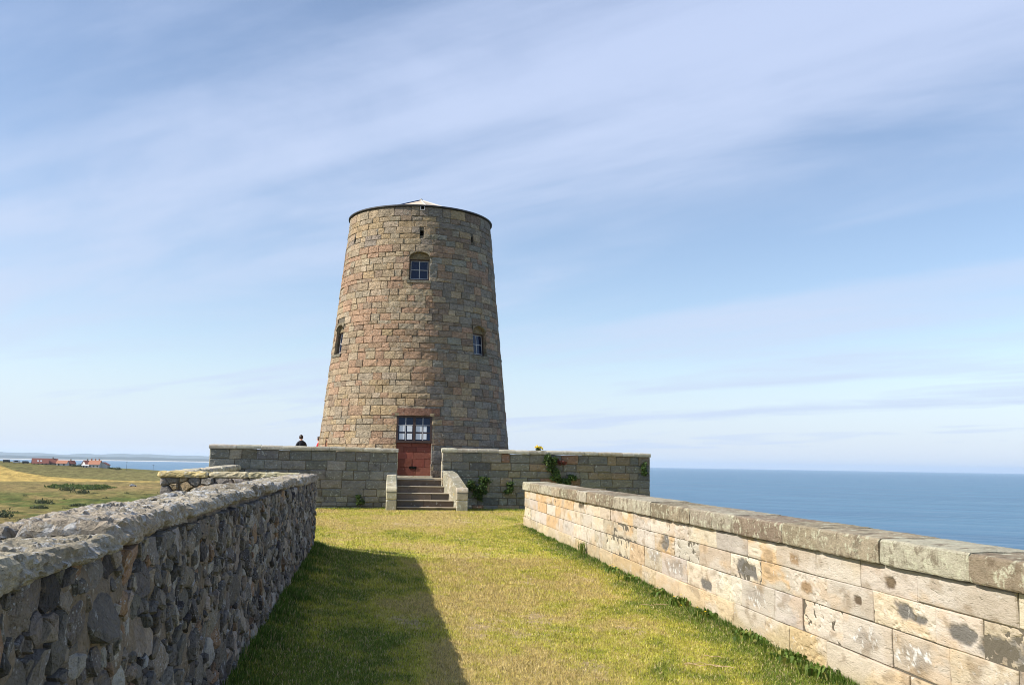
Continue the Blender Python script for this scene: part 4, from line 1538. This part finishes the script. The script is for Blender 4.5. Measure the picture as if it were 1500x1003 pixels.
            mk('putlog_hole', *slab(o, -hw - .02, hw + .02, z0 - .02, z1 + .02, .18, .24), M['void'], t)
        else:
            v, f = join_vf(rv)
            mk('hatch_lining', v, f, M['tower'], t, (.40, .25, .18))
            mk('hatch', *slab(o, -hw, hw, z0, z1 - .05, .05, .10), M['hatch'], t)
    # long lintel over the doorway, sitting a little proud
    o = ops[0]
    nseg = 6
    V = []
    for q in range(nseg + 1):
        x = -.95 + 2.0 * q / nseg
        th = o[0] + x / 4.16
        V += [tpt(th, 3.725, -.05), tpt(th, 3.725, .022), tpt(th, 4.03, .022), tpt(th, 4.03, -.05)]
    F = grid_faces(nseg + 1, 4, True) + [(0, 1, 2, 3), tuple(range(nseg * 4 + 3, nseg * 4 - 1, -1))]
    mk('lintel', V, F, M['tower'], t, (.30, .17, .12))
    # rim, deck and drain
    n = 96
    V = []
    rt_ = TR(TZ1)
    prof = [(-.35, TZ1 + .01), (.055, TZ1 + .004), (.085, TZ1 + .018), (.085, TZ1 + .062), (.06, TZ1 + .078), (-.35, TZ1 + .09)]
    for i in range(n):
        a = 2 * math.pi * i / n
        V += [(TX + (rt_ + h) * math.sin(a), TY - (rt_ + h) * math.cos(a), z) for h, z in prof]
    npf = len(prof)
    F = [(i * npf + j, ((i + 1) % n) * npf + j, ((i + 1) % n) * npf + (j + 1) % npf, i * npf + (j + 1) % npf) for i in range(n) for j in range(npf)]
    mk('lead_rim', V, F, M['lead'], t)
    V = [(TX, TY, TZ1 + .02)] + [(TX + (rt_ - .2) * math.sin(2 * math.pi * i / n), TY - (rt_ - .2) * math.cos(2 * math.pi * i / n), TZ1 + .02) for i in range(n)]
    mk('roof_deck', V, [(0, 1 + (i + 1) % n, 1 + i) for i in range(n)], M['lead'], t)
    o = (R(-.4), .08, TZ1 - .12, TZ1 - .01, 'drain')
    v, f = join_vf([slab(o, -.10, -.065, TZ1 - .17, TZ1 - .0, -.06, .05), slab(o, .065, .10, TZ1 - .17, TZ1 - .0, -.06, .05), slab(o, -.065, .065, TZ1 - .17, TZ1 - .135, -.06, .05)])
    mk('drain_box', v, f, M['bar'], t)
    mk('drain_outlet', *slab(o, -.065, .065, TZ1 - .135, TZ1 - .0, -.02, .02), M['void'], t)
    # low eight-sided cap roof standing on the deck
    cap = thing_part('cap_roof', t, (TX, TY, TZ1 + .1))
    ax, ay, zr, ze, cr = TX - .02, TY, 14.02, 12.95, 2.75
    hips = [R(-40 + 45 * q) for q in range(8)]

    def cq(a, f_, dz=0.0):
        return (ax + cr * f_ * math.sin(a), ay - cr * f_ * math.cos(a), zr + (ze - zr) * f_ + dz)
    for q in range(8):
        a, b = hips[q], hips[(q + 1) % 8]
        V = [cq(a, 1), cq(b, 1), cq(b, .02), cq(a, .02), cq(a, 1, -.05), cq(b, 1, -.05), cq(b, .02, -.05), cq(a, .02, -.05)]
        mk('roof_panel', V, [(0, 1, 2, 3), (7, 6, 5, 4), (0, 4, 5, 1), (1, 5, 6, 2), (2, 6, 7, 3), (3, 7, 4, 0)], M['cream'], cap)
        ca, sa = math.cos(a) * .028, math.sin(a) * .028
        V = []
        for f_ in (1.01, .0):
            p = np.array(cq(a, f_, .0))
            V += [p + (-ca, -sa, -.01), p + (0, 0, .045), p + (ca, sa, -.01)]
        mk('hip_roll', V, [(0, 1, 4, 3), (1, 2, 5, 4), (0, 3, 5, 2), (0, 2, 1), (3, 4, 5)], M['verge'] if q in (0, 7, 6) else M['slate'], cap)
    V = [(ax + .07 * math.cos(k_ * math.pi / 4), ay + .07 * math.sin(k_ * math.pi / 4), zr + z_) for z_ in (-.04, .06) for k_ in range(8)]
    mk('finial', V, grid_faces(2, 8, True) + [tuple(range(8, 16))], M['slate'], cap)
    V = [(ax + cr * .97 * math.sin(a), ay - cr * .97 * math.cos(a), z_) for z_ in (TZ1 + .025, ze - .03) for a in hips]
    mk('kerb', V, grid_faces(2, 8, True), M['slate'], cap)


def tpt_scaled(rr):
    def f(a, b, h):
        return tpt(a / rr, b, h)
    return f


def thing_part(name, parent, loc):
    o = bpy.data.objects.new(name, None)
    o.empty_display_size = .1
    C.objects.link(o)
    o.parent = parent
    o.location = np.array(loc) - np.array(parent.location)
    return o


make_tower()


# ------------------------------------------------------------------ people
def skin_mesh(name, pts, edges, radii, mat, parent, root=0, sub=2):
    me = bpy.data.meshes.new(name)
    me.from_pydata([tuple(p) for p in pts], edges, [])
    me.update()
    o = bpy.data.objects.new(name, me)
    C.objects.link(o)
    o.parent = parent
    md = o.modifiers.new('skin', 'SKIN')
    md.use_smooth_shade = True
    for i, r_ in enumerate(radii):
        sv_ = me.skin_vertices[0].data[i]
        sv_.radius = r_ if isinstance(r_, tuple) else (r_, r_)
        sv_.use_root = (i == root)
    sd = o.modifiers.new('sub', 'SUBSURF')
    sd.levels = sd.render_levels = sub
    me.materials.append(mat)
    return o


def make_person(loc, rz, label, top_mat, hunch, arm_up):
    p = thing('person', loc, label, 'person', None)
    p.rotation_euler = (0, 0, rz)
    h = hunch
    # x right, y forward (the way the person faces), z up
    base = [(0, 0, .92), (0, .01, 1.12), (0, .03 + h * .4, 1.32), (0, .05 + h * .8, 1.46), (0, .07 + h, 1.53), (0, .10 + h, 1.60), (0, .11 + h, 1.70),
            (.15, .03 + h * .7, 1.375), (-.15, .03 + h * .7, 1.375)]
    if arm_up:
        armr = [(.25, .16 + h, 1.24), (.16, .34 + h, 1.46), (.12, .36 + h, 1.54)]
    else:
        armr = [(.25, .05, 1.14), (.24, .16, .92), (.24, .19, .84)]
    arml = [(-.25, .06, 1.14), (-.23, .20, .96), (-.20, .26, .90)]
    legs = [(.10, 0, .88), (.11, .03, .48), (.11, -.01, .09), (.12, .13, .04), (-.10, 0, .88), (-.11, .03, .48), (-.11, -.01, .09), (-.12, .13, .04)]
    pts = base + armr + arml + legs
    edges = [(0, 1), (1, 2), (2, 3), (3, 4), (4, 5), (5, 6), (3, 7), (3, 8), (7, 9), (9, 10), (10, 11), (8, 12), (12, 13), (13, 14),
             (0, 15), (15, 16), (16, 17), (17, 18), (0, 19), (19, 20), (20, 21), (21, 22)]
    rad = [(.14, .10), (.13, .10), (.15, .11), (.10, .08), .055, (.075, .09), (.065, .085), .06, .06, .045, .038, .032, .045, .038, .032, .085, .06, .042, .035, .085, .06, .042, .035]
    skin_mesh('body', pts, edges, rad, M['skin'], p)
    jp = base[:4] + [(.165, .03 + h * .7, 1.385), (-.165, .03 + h * .7, 1.385)] + armr[:2] + arml[:2] + [(0, 0, .84), (0, .06 + h * .9, 1.51)]
    skin_mesh('jacket', jp, [(0, 1), (1, 2), (2, 3), (3, 4), (3, 5), (4, 6), (6, 7), (5, 8), (8, 9), (0, 10), (3, 11)],
              [(.165, .125), (.16, .125), (.18, .135), (.10, .10), .078, .078, .068, .055, .068, .055, (.165, .13), (.068, .075)], top_mat, p)
    skin_mesh('trousers', [(0, 0, .90)] + legs[:3] + legs[4:7], [(0, 1), (1, 2), (2, 3), (0, 4), (4, 5), (5, 6)], [(.15, .12), .105, .078, .065, .105, .078, .065], M['jeans'], p)
    bm = bmesh.new()
    bmesh.ops.create_uvsphere(bm, u_segments=20, v_segments=14, radius=1)
    bmesh.ops.delete(bm, geom=[v for v in bm.verts if v.co.z < -.62 or (v.co.y > .42 and v.co.z < .42)], context='VERTS')
    for v in bm.verts:
        q = 1 + .06 * math.sin(v.co.x * 19) * math.sin(v.co.z * 13 + v.co.y * 9)
        v.co = Vector((v.co.x * .092 * q, v.co.y * .108 * q + .095 + h, v.co.z * .125 * q + 1.665))
    me = bpy.data.meshes.new('hair')
    bm.to_mesh(me)
    bm.free()
    me.materials.append(M['hair'])
    me.polygons.foreach_set('use_smooth', np.ones(len(me.polygons), bool))
    ho = bpy.data.objects.new('hair', me)
    C.objects.link(ho)
    ho.parent = p
    # nose, ears, eyes
    for nm, c, s in (('nose', (0, .205 + h, 1.645), (.014, .02, .024)), ('ear', (.083, .10 + h, 1.645), (.012, .022, .032)), ('ear', (-.083, .10 + h, 1.645), (.012, .022, .032))):
        bm = bmesh.new()
        bmesh.ops.create_icosphere(bm, subdivisions=2, radius=1)
        for v in bm.verts:
            v.co = Vector([c[i] + v.co[i] * s[i] for i in range(3)])
        me = bpy.data.meshes.new(nm)
        bm.to_mesh(me)
        bm.free()
        me.materials.append(M['skin'])
        e = bpy.data.objects.new(nm, me)
        C.objects.link(e)
        e.parent = p


make_person((-4.08, 44.9, 1.19), R(20), 'person in a black jacket seen from behind over the platform wall', M['jacket'], .05, True)
make_person((-3.37, 47.2, 1.19), R(60), 'person in a red top half hidden behind the tower', M['redtop'], .04, False)


# ------------------------------------------------------------------ plants
def leaf_cloud(rng, n, centre_fn, size, pal, up=.3):
    V, F, Cc = [], [], []
    for _ in range(n):
        c, nrm = centre_fn()
        s = size * rng.uniform(.5, 1.3)
        d = Vector((rng.gauss(0, 1), rng.gauss(0, 1), rng.gauss(0, 1) + up)).normalized()
        nn = Vector((nrm[0] + rng.gauss(0, .6), nrm[1] + rng.gauss(0, .6), nrm[2] + rng.gauss(0, .6)))
        sd = d.cross(nn)
        if sd.length < 1e-3:
            continue
        sd.normalize()
        b = Vector(c)
        i = len(V)
        V += [tuple(b), tuple(b + d * s * .5 + sd * s * .28), tuple(b + d * s), tuple(b + d * s * .5 - sd * s * .28)]
        F.append((i, i + 1, i + 2, i + 3))
        col = pick(rng, pal)
        Cc += [col] * 4
    return V, F, np.array(Cc)


GREEN = [(3, (.045, .085, .022)), (2, (.07, .12, .03)), (1, (.10, .13, .035)), (1, (.03, .055, .018))]


def wall_plant(name, label, x, z, wx, wz, n, seed, pal=GREEN, size=.10, drop=0.0):
    rng = random.Random(seed)
    t = thing(name, (x, yb(x), z), label, 'plant', 'plants rooted in the platform wall')
    YB = yb(x)
    blobs = [(rng.uniform(-wx, wx) * .7, rng.uniform(-wz, wz) * .75, rng.uniform(.35, .7)) for _ in range(7)]

    def cf():
        bx, bz, br = rng.choice(blobs)
        return (x + bx + rng.gauss(0, wx * .28 * br), YB - .03 - abs(rng.gauss(0, .07)), z + bz + rng.gauss(0, wz * .28 * br)), (0, -1, .4)
    V, F, Cc = leaf_cloud(rng, n, cf, size, pal)
    mk('foliage', V, F, M['leaf'], t, Cc)
    V, F, Cc = [], [], []
    for bx, bz, br in blobs:
        i = len(V)
        V += [(x - .006, YB - .012, z - wz * .6), (x + .006, YB - .012, z - wz * .6), (x + bx + .004, YB - .06, z + bz), (x + bx - .004, YB - .06, z + bz)]
        F.append((i, i + 1, i + 2, i + 3))
    mk('stem', V, F, M['leaf'], t, (.10, .07, .035))


wall_plant('wall_plant', 'tall leafy plant climbing the brown wall up to its coping', 6.42, 1.72, .34, .52, 1700, 1)
wall_plant('wall_plant', 'broad dark green bush on the wall just above the pale wall coping', 6.85, 1.12, .55, .26, 1600, 2)
wall_plant('wall_plant', 'reddish withered leaves next to the climbing plant', 6.78, 1.86, .22, .10, 130, 3, [(2, (.11, .035, .03)), (1, (.14, .06, .045))])
wall_plant('wall_plant', 'dark bushy plant on the wall just beyond the broad cheek wall', 3.36, 1.02, .55, .26, 1300, 4)
wall_plant('wall_plant', 'hanging green plant below the dark bushy one', 3.50, .62, .28, .26, 500, 5)
wall_plant('wall_plant', 'small green tuft alone between the two large plants', 4.65, .90, .22, .24, 420, 6)
wall_plant('wall_plant', 'sprig of green at the seaward end of the wall', 10.3, 1.70, .16, .34, 260, 7)
wall_plant('wall_plant', 'small weed low on the grey wall near the left cheek wall', -1.15, .35, .16, .18, 200, 8)


def top_flower():
    rng = random.Random(9)
    YB = yb(5.9)
    t = thing('yellow_flower_clump', (5.95, yb(5.9) + .15, 2.34), 'bright yellow flower clump growing on top of the platform wall', 'plant')
    def cf():
        return (5.86 + rng.gauss(0, .06), YB + .15 + rng.gauss(0, .05), 2.36 + rng.uniform(0, .12)), (0, 0, 1)
    V, F, Cc = leaf_cloud(rng, 110, cf, .09, GREEN, 1.0)
    mk('leaves', V, F, M['leaf'], t, Cc)
    for q in range(16):
        x, y, z = 5.91 + rng.gauss(0, .065), YB + .15 + rng.gauss(0, .05), 2.49 + rng.gauss(0, .035)
        V = [(x, y, z + .015)] + [(x + .045 * math.cos(k * math.pi / 4) * (1 if k % 2 else .7), y + .03 * math.sin(k * math.pi / 4), z + .04 * math.sin(k * math.pi / 4)) for k in range(8)]
        mk('flower', V, [(0, 1 + k, 1 + (k + 1) % 8) for k in range(8)], M['petal'], t)


top_flower()


def weed(x, y, label, seed, h, r, n, flowers, blade=False):
    rng = random.Random(seed)
    z = float(lawn_z(np.array([x]), np.array([y]))[0])
    t = thing('weed', (x, y, z), label, 'plant', 'weeds along the pale wall')
    V, F, Cc = [], [], []
    for _ in range(n):
        a = rng.uniform(0, 2 * math.pi)
        bx, by = x + rng.gauss(0, r * .35), y + rng.gauss(0, r * .6)
        bx = min(bx, 3.875)
        L = h * rng.uniform(.5, 1.1)
        w_ = (.005 if blade else .018) * rng.uniform(.7, 1.3)
        out = L * rng.uniform(.2, .6) * (1 if not blade else .7)
        dx, dy = math.cos(a), math.sin(a)
        sx, sy = -dy * w_, dx * w_
        ex = min(bx + dx * out, 3.885)
        i = len(V)
        V += [(bx - sx * .4, by - sy * .4, z), (bx + sx * .4, by + sy * .4, z), (min(bx + dx * out * .45 + sx, 3.885), by + dy * out * .45 + sy, z + L * .7), (min(bx + dx * out * .45 - sx, 3.885), by + dy * out * .45 - sy, z + L * .7),
              (ex, by + dy * out, z + L * rng.uniform(.75, 1.0))]
        F += [(i, i + 1, i + 2, i + 3), (i + 3, i + 2, i + 4)]
        col = pick(rng, [(2, (.10, .17, .026)), (2, (.14, .20, .035)), (1, (.07, .12, .022)), (1, (.24, .24, .06))])
        Cc += [col] * 5
    mk('leaves', V, F, M['leaf'], t, np.array(Cc))
    for q in range(flowers):
        fx, fy, fz = min(x + rng.gauss(0, r * .5), 3.84), y + rng.gauss(0, r * .9), z + h * rng.uniform(.8, 1.3)
        V = [(fx, fy, fz + .006)] + [(fx + .017 * math.cos(k * math.pi / 4), fy + .017 * math.sin(k * math.pi / 4), fz + .004 * (k % 2)) for k in range(8)]
        mk('flower', V, [(0, 1 + k, 1 + (k + 1) % 8) for k in range(8)], M['petal'], t)
        V = [(fx + a, fy + b, zz) for zz in (z, fz) for a, b in ((-.0015, 0), (.0015, 0), (0, .002))]
        mk('stalk', V, [(0, 1, 4, 3), (1, 2, 5, 4), (2, 0, 3, 5)], M['leaf'], t, (.12, .15, .03))


weed(3.80, 18.9, 'tall spiky grass tuft standing against the foot of the pale wall', 1, .34, .10, 90, 0, True)
weed(3.80, 16.2, 'low leafy weed with yellow flowers, next along the wall from the spiky tuft', 2, .10, .20, 90, 4)
weed(3.80, 14.9, 'leafy weed without flowers at the foot of the pale wall', 3, .10, .18, 80, 0)
weed(3.78, 13.3, 'small weed with a single yellow flower by the pale wall', 4, .10, .16, 80, 1)
weed(3.80, 12.4, 'broad-leaved weed with a yellow flower by the pale wall', 5, .13, .16, 90, 2)
weed(3.80, 11.4, 'dandelion-like weed with three yellow flowers by the pale wall', 6, .12, .16, 90, 3)
weed(3.78, 9.9, 'dense green leaf clump spilling from the pale wall onto dry turf', 7, .095, .22, 90, 0)
weed(3.76, 8.9, 'second dense green leaf clump at the pale wall foot', 8, .090, .22, 80, 0)
weed(3.78, 8.2, 'rank green weed at the pale wall where the turf is thickest', 9, .100, .20, 90, 0)


def stalk(x, y, ang, L, label):
    z = float(lawn_z(np.array([x]), np.array([y]))[0]) + .022
    dx, dy = math.cos(ang), math.sin(ang)
    V = []
    for q in range(6):
        u = (q / 5 - .5) * L
        wv = .012 * math.sin(q * 1.9)
        cx, cy, cz = x + dx * u - dy * wv, y + dy * u + dx * wv, z + .006 * math.sin(q * 2.3)
        for k in range(4):
            a = k * math.pi / 2
            V.append((cx - dy * .004 * math.cos(a), cy + dx * .004 * math.cos(a), cz + .004 * math.sin(a)))
    F = grid_faces(6, 4, True) + [(0, 1, 2, 3), (23, 22, 21, 20)]
    props(mk('dry_stalk', V, F, M['straw']), label, 'stalk', 'dry stalks lying on the turf')


stalk(3.45, 12.4, .1, .40, 'long straw-coloured stalk lying by the flowering weeds')
stalk(3.07, 9.0, -.4, .16, 'short bent dry stalk lying on open turf')
stalk(2.85, 8.62, -.25, .34, 'dry stalk lying in a small heap of straw')
stalk(2.98, 8.55, -.5, .26, 'second dry stalk in the small heap of straw')
stalk(2.80, 8.70, .05, .20, 'thin stalk topping the small heap of straw')


# ------------------------------------------------------------------ far houses, cars, poles and shrubs
def polar(azd, r):
    a = R(azd)
    return r * math.sin(a), r * math.cos(a)


def gz(x, y):
    return float(terrain_z(np.array([x]), np.array([y]))[0])


def house(azd, r, wd, dp, wh, rh, wall, roof, label, yaw=0.0, chim=1, wins=3, rooflights=0):
    x, y = polar(azd, r)
    z = gz(x, y) - .8
    t = thing('house', (x, y, z), label, 'house', 'houses on the far hill')
    a = R(-azd) + yaw

    def P(u, v, w_):
        return (x + u * math.cos(a) - v * math.sin(a), y + u * math.sin(a) + v * math.cos(a), z + w_)
    h, d = wd / 2, dp / 2
    V = [P(-h, -d, 0), P(h, -d, 0), P(h, d, 0), P(-h, d, 0), P(-h, -d, wh), P(h, -d, wh), P(h, d, wh), P(-h, d, wh), P(-h, 0, wh + rh), P(h, 0, wh + rh)]
    mk('wall', V, [(0, 1, 5, 4), (1, 2, 6, 9, 5), (2, 3, 7, 6), (3, 0, 4, 8, 7)], wall, t)
    o_ = .45
    V = []
    for s in (-1, 1):
        V += [P(-h - o_, s * (d + o_), wh - o_ * rh / d), P(h + o_, s * (d + o_), wh - o_ * rh / d), P(h + o_, 0, wh + rh + .05), P(-h - o_, 0, wh + rh + .05)]
        V += [P(-h - o_, s * (d + o_), wh - o_ * rh / d + .22), P(h + o_, s * (d + o_), wh - o_ * rh / d + .22), P(h + o_, 0, wh + rh + .3), P(-h - o_, 0, wh + rh + .3)]
    F = []
    for b in (0, 8):
        F += [(b, b + 1, b + 2, b + 3), (b + 4, b + 7, b + 6, b + 5), (b, b + 4, b + 5, b + 1), (b, b + 3, b + 7, b + 4), (b + 1, b + 5, b + 6, b + 2)]
    rf = mk('roof', V, F, roof, t)
    for q in range(chim):
        u = -h * .7 + (2 * h * .7) * (q / max(1, chim - 1) if chim > 1 else .5)
        v, f = box_vf(-.5, .5, -.4, .4, 0, 1)
        mk('chimney', [P(u + p[0], p[1], wh + rh - .5 + p[2] * 2.0) for p in v], f, M['house_stone'] if roof is M['tile_red'] else roof, rf)
    for q in range(wins):
        u = -h + wd * (q + .5) / wins
        v, f = box_vf(-.6, .6, -.06, .06, 0, 1.3)
        mk('window', [P(u + p[0], -d + p[1], wh * .35 + p[2]) for p in v], f, M['dark_pane'], t)
    for q in range(rooflights):
        u = -h * .4 + q * 2.4
        vv = .55
        mk('roof_light', [P(u + a_, -d * (1 - vv) - .3 * b_ * d, wh + rh * (vv - .3 * b_ + 0.0) + .42) for a_, b_ in ((0, 0), (1.4, 0), (1.4, 1), (0, 1))], [(0, 1, 2, 3)], M['carpaint'], t)
    return t


house(-18.93, 930, 12.5, 8.5, 1.5, 4.0, M['house_stone'], M['tile_red'], 'long barn-like house with a tall dark red roof', 0.05, 0, 4, 2)
house(-18.32, 934, 7.5, 7, 2.4, 3.3, M['house_stone'], M['tile_red'], 'lower red-roofed wing with a dark chimney', 0.1, 1, 2)
house(-17.83, 930, 8.5, 7, 2.6, 2.4, M['house_white'], M['tile_orange'], 'small pale cottage with a salmon pink roof', -.3, 0, 2)
house(-17.45, 936, 6.5, 6, 2.6, 2.4, M['house_stone'], M['tile_red'], 'grey stone cottage with a dull red roof', .5, 1, 2)
house(-16.62, 936, 6.5, 6.5, 3.2, 2.9, M['house_white'], M['tile_red'], 'white house with a dark red gable roof and chimney', .5, 1, 2)
house(-16.22, 928, 9.5, 7.0, 3.6, 3.2, M['house_white'], M['tile_orange'], 'white house with a bright orange roof and three chimneys', -.35, 3, 3)
house(-15.78, 930, 6.0, 8.5, 3.4, 2.2, M['house_white'], M['tile_red'], 'pale blue-white end house with a low red roof', 1.2, 0, 3)
house(-16.72, 922, 5.0, 4, 2.1, .7, M['house_white'], M['house_white'], 'low flat-roofed white outbuilding', 0, 0, 2)


def car(azd, r, yaw, mat, label, L=4.4, W=1.8, H=1.5, van=False):
    x, y = polar(azd, r)
    z = gz(x, y) - .05
    t = thing('car', (x, y, z), label, 'car')
    a = R(-azd) + yaw

    def P(u, v, w_):
        return (x + u * math.cos(a) - v * math.sin(a), y + u * math.sin(a) + v * math.cos(a), z + w_)
    if van:
        out = [(-L / 2, .35), (L / 2, .35), (L / 2, 1.1), (L / 2 - .5, H * .95), (L / 2 - .9, H), (-L / 2 + .1, H), (-L / 2, H * .9)]
    else:
        out = [(-L / 2, .3), (L / 2, .3), (L / 2, .75), (L / 2 - 1.1, .92), (L / 2 - 1.8, H), (-L / 2 + 1.0, H), (-L / 2 + .2, .95), (-L / 2, .85)]
    n = len(out)
    V = [P(u, s * W / 2 * (1 if w_ < 1.0 else .86), w_) for s in (-1, 1) for u, w_ in out]
    F = [tuple(range(n)), tuple(range(2 * n - 1, n - 1, -1))] + [(i, n + i, n + (i + 1) % n, (i + 1) % n) for i in range(n)]
    mk('body', V, F, mat, t)
    for s in (-1, 1):
        mk('side_window', [P(u, s * (W / 2 * .93 + .02), w_) for u, w_ in ((-L / 2 + .9, 1.0), (L / 2 - 1.5, 1.0), (L / 2 - 1.9, H - .12), (-L / 2 + 1.1, H - .12))], [(0, 1, 2, 3)], M['dark_pane'], t)
        for u in (-L / 2 + .8, L / 2 - .8):
            V = [P(u + .33 * math.cos(q * math.pi / 6), s * (W / 2 + e), .33 + .33 * math.sin(q * math.pi / 6)) for e in (-.2, .02) for q in range(12)]
            mk('wheel', V, [tuple(range(12)), tuple(range(23, 11, -1))] + [(i, 12 + i, 12 + (i + 1) % 12, (i + 1) % 12) for i in range(12)], M['tyre'], t)


car(-14.22, 690, .1, M['carpaint'], 'white car parked on the rough grass below the yellow field')
car(-12.55, 720, .0, M['cardark'], 'dark car on the rough grass close to the cross wall coping')
car(-20.52, 925, .0, M['cardark'], 'dark van standing on the hilltop at the far end of the row', 5.6, 2.2, 2.3, True)
car(-20.05, 925, .05, M['carpaint'], 'pale van standing between two darker vehicles on the hilltop', 5.6, 2.2, 2.3, True)
car(-19.62, 925, -.05, M['cardark'], 'dark van next to the long red-roofed house', 5.2, 2.1, 2.2, True)


def tele_pole(azd, r, h, label):
    x, y = polar(azd, r)
    z = gz(x, y) - .3
    t = thing('utility_pole', (x, y, z), label, 'pole')
    V = [(x + rr * math.cos(k * math.pi / 4), y + rr * math.sin(k * math.pi / 4), zz) for zz, rr in ((z, .12), (z + h, .07)) for k in range(8)]
    mk('post', V, grid_faces(2, 8, True) + [tuple(range(8, 16))], M['pole'], t)
    mk('crossarm', *box_vf(x - .9, x + .9, y - .06, y + .06, z + h - .5, z + h - .36), M['pole'], t)


tele_pole(-14.62, 900, 8.0, 'thin utility pole on the hill edge nearer the houses')
tele_pole(-13.24, 880, 7.5, 'thin utility pole on the hill edge farther from the houses')


def gz_fast(xx, yy, z):
    return z + .2


def shrub(azd, r, wd, h, seed, label, name='shrub', n=260, pal=None, dy=0):
    rng = random.Random(seed)
    x, y = polar(azd, r)
    z = gz(x, y) - .2
    t = thing(name, (x, y, z), label, 'shrub', 'dark shrubs on the dunes and the hill')
    blobs = [(rng.uniform(-wd, wd) * .40, rng.uniform(-wd, wd) * .3, rng.uniform(.45, 1.0) * h, rng.uniform(.25, .45)) for _ in range(6)]

    def cf():
        bx, by, bz, br = rng.choice(blobs)
        p = Vector((rng.gauss(0, 1), rng.gauss(0, 1), abs(rng.gauss(0, 1)))).normalized()
        xx, yy = x + bx + p.x * wd * br, y + by + p.y * wd * br
        return (xx, yy, gz_fast(xx, yy, z) + max(.0, p.z * bz * rng.uniform(.3, 1)) - .1), (p.x, p.y, p.z)
    V, F, Cc = leaf_cloud(rng, int(n * 1.6), cf, max(.35, wd * .13), pal or GREEN)
    mk('crown', V, F, M['leaf'], t, Cc)
    V = [(x + rr * math.cos(k * 1.257), y + rr * math.sin(k * 1.257), zz) for zz, rr in ((z, .12), (z + h * .6, .05)) for k in range(5)]
    mk('trunk', V, grid_faces(2, 5, True), M['pole'], t)


OL = [(2, (.05, .07, .025)), (1, (.07, .09, .03)), (1, (.09, .10, .04))]
shrub(-18.46, 520, 7.5, 2.6, 1, 'wide dark gorse shrub on the olive dune slope, paired with a smaller one', pal=OL)
shrub(-18.81, 478, 5.5, 2.2, 2, 'smaller dark gorse shrub next to the wide one', pal=OL)
shrub(-17.23, 430, 6.0, 2.2, 3, 'dark shrub on the dune just above the long rubble wall coping', pal=OL)
shrub(-17.46, 620, 6.5, 3.2, 4, 'dark round shrub at the edge of the green bracken patch', pal=OL)
shrub(-16.85, 600, 7.0, 2.4, 5, 'dark flat shrub below the green bracken patch', pal=OL)
shrub(-16.92, 500, 6.0, 1.6, 6, 'low brownish shrub on the middle dune', pal=OL)
shrub(-20.62, 425, 8.0, 4.0, 7, 'large dark shrub in the dune hollow', pal=OL)
BR = [(2, (.10, .15, .03)), (2, (.13, .17, .035)), (1, (.07, .10, .03))]
for q, (a_, r_, w_) in enumerate(((-17.75, 655, 14), (-17.25, 660, 15), (-16.75, 662, 16), (-16.25, 660, 14), (-15.8, 662, 12), (-16.5, 648, 13), (-17.0, 645, 12))):
    shrub(a_, r_, w_, 1.3, 20 + q, 'low green bracken bush in the wide patch below the yellow field', 'bracken_bush', 300, BR)
shrub(-17.02, 925, 6, 3.8, 41, 'round dark tree-like shrub between the cottages', pal=OL)
shrub(-17.2, 922, 5, 2.4, 42, 'low dark hedge shrub in front of the cottages', pal=OL)
shrub(-15.10, 915, 5.5, 3.0, 43, 'dark shrub just past the end house', pal=OL)
shrub(-15.35, 918, 6, 1.6, 44, 'low dark hedge running on from the end house', pal=OL)
rngS = random.Random(99)
for q in range(26):
    shrub(rngS.uniform(-21.5, -11.5), rngS.uniform(400, 610), rngS.uniform(2.2, 5), rngS.uniform(.8, 1.6), 100 + q, 'small scattered scrub bush on the rough dune grass', 'scrub_bush', 70, OL)

# ------------------------------------------------------------------ haze
hz = bpy.data.materials.new('haze_air')
hz.use_nodes = True
k = NT(hz.node_tree)
pv = k.n('ShaderNodeVolumePrincipled')
pv.inputs['Color'].default_value = (0.74, 0.86, 1.0, 1)
pv.inputs['Density'].default_value = 3.2e-5
pv.inputs['Anisotropy'].default_value = 0.2
o_ = k.n('ShaderNodeOutputMaterial')
k.t.links.new(pv.outputs[0], o_.inputs['Volume'])
v, f = box_vf(-47000, 47000, -47000, 47000, -72, 190)
hb = mk('haze', v, f, hz)
props(hb, 'thin sea haze softening the far coast', 'haze', None, 'stuff')
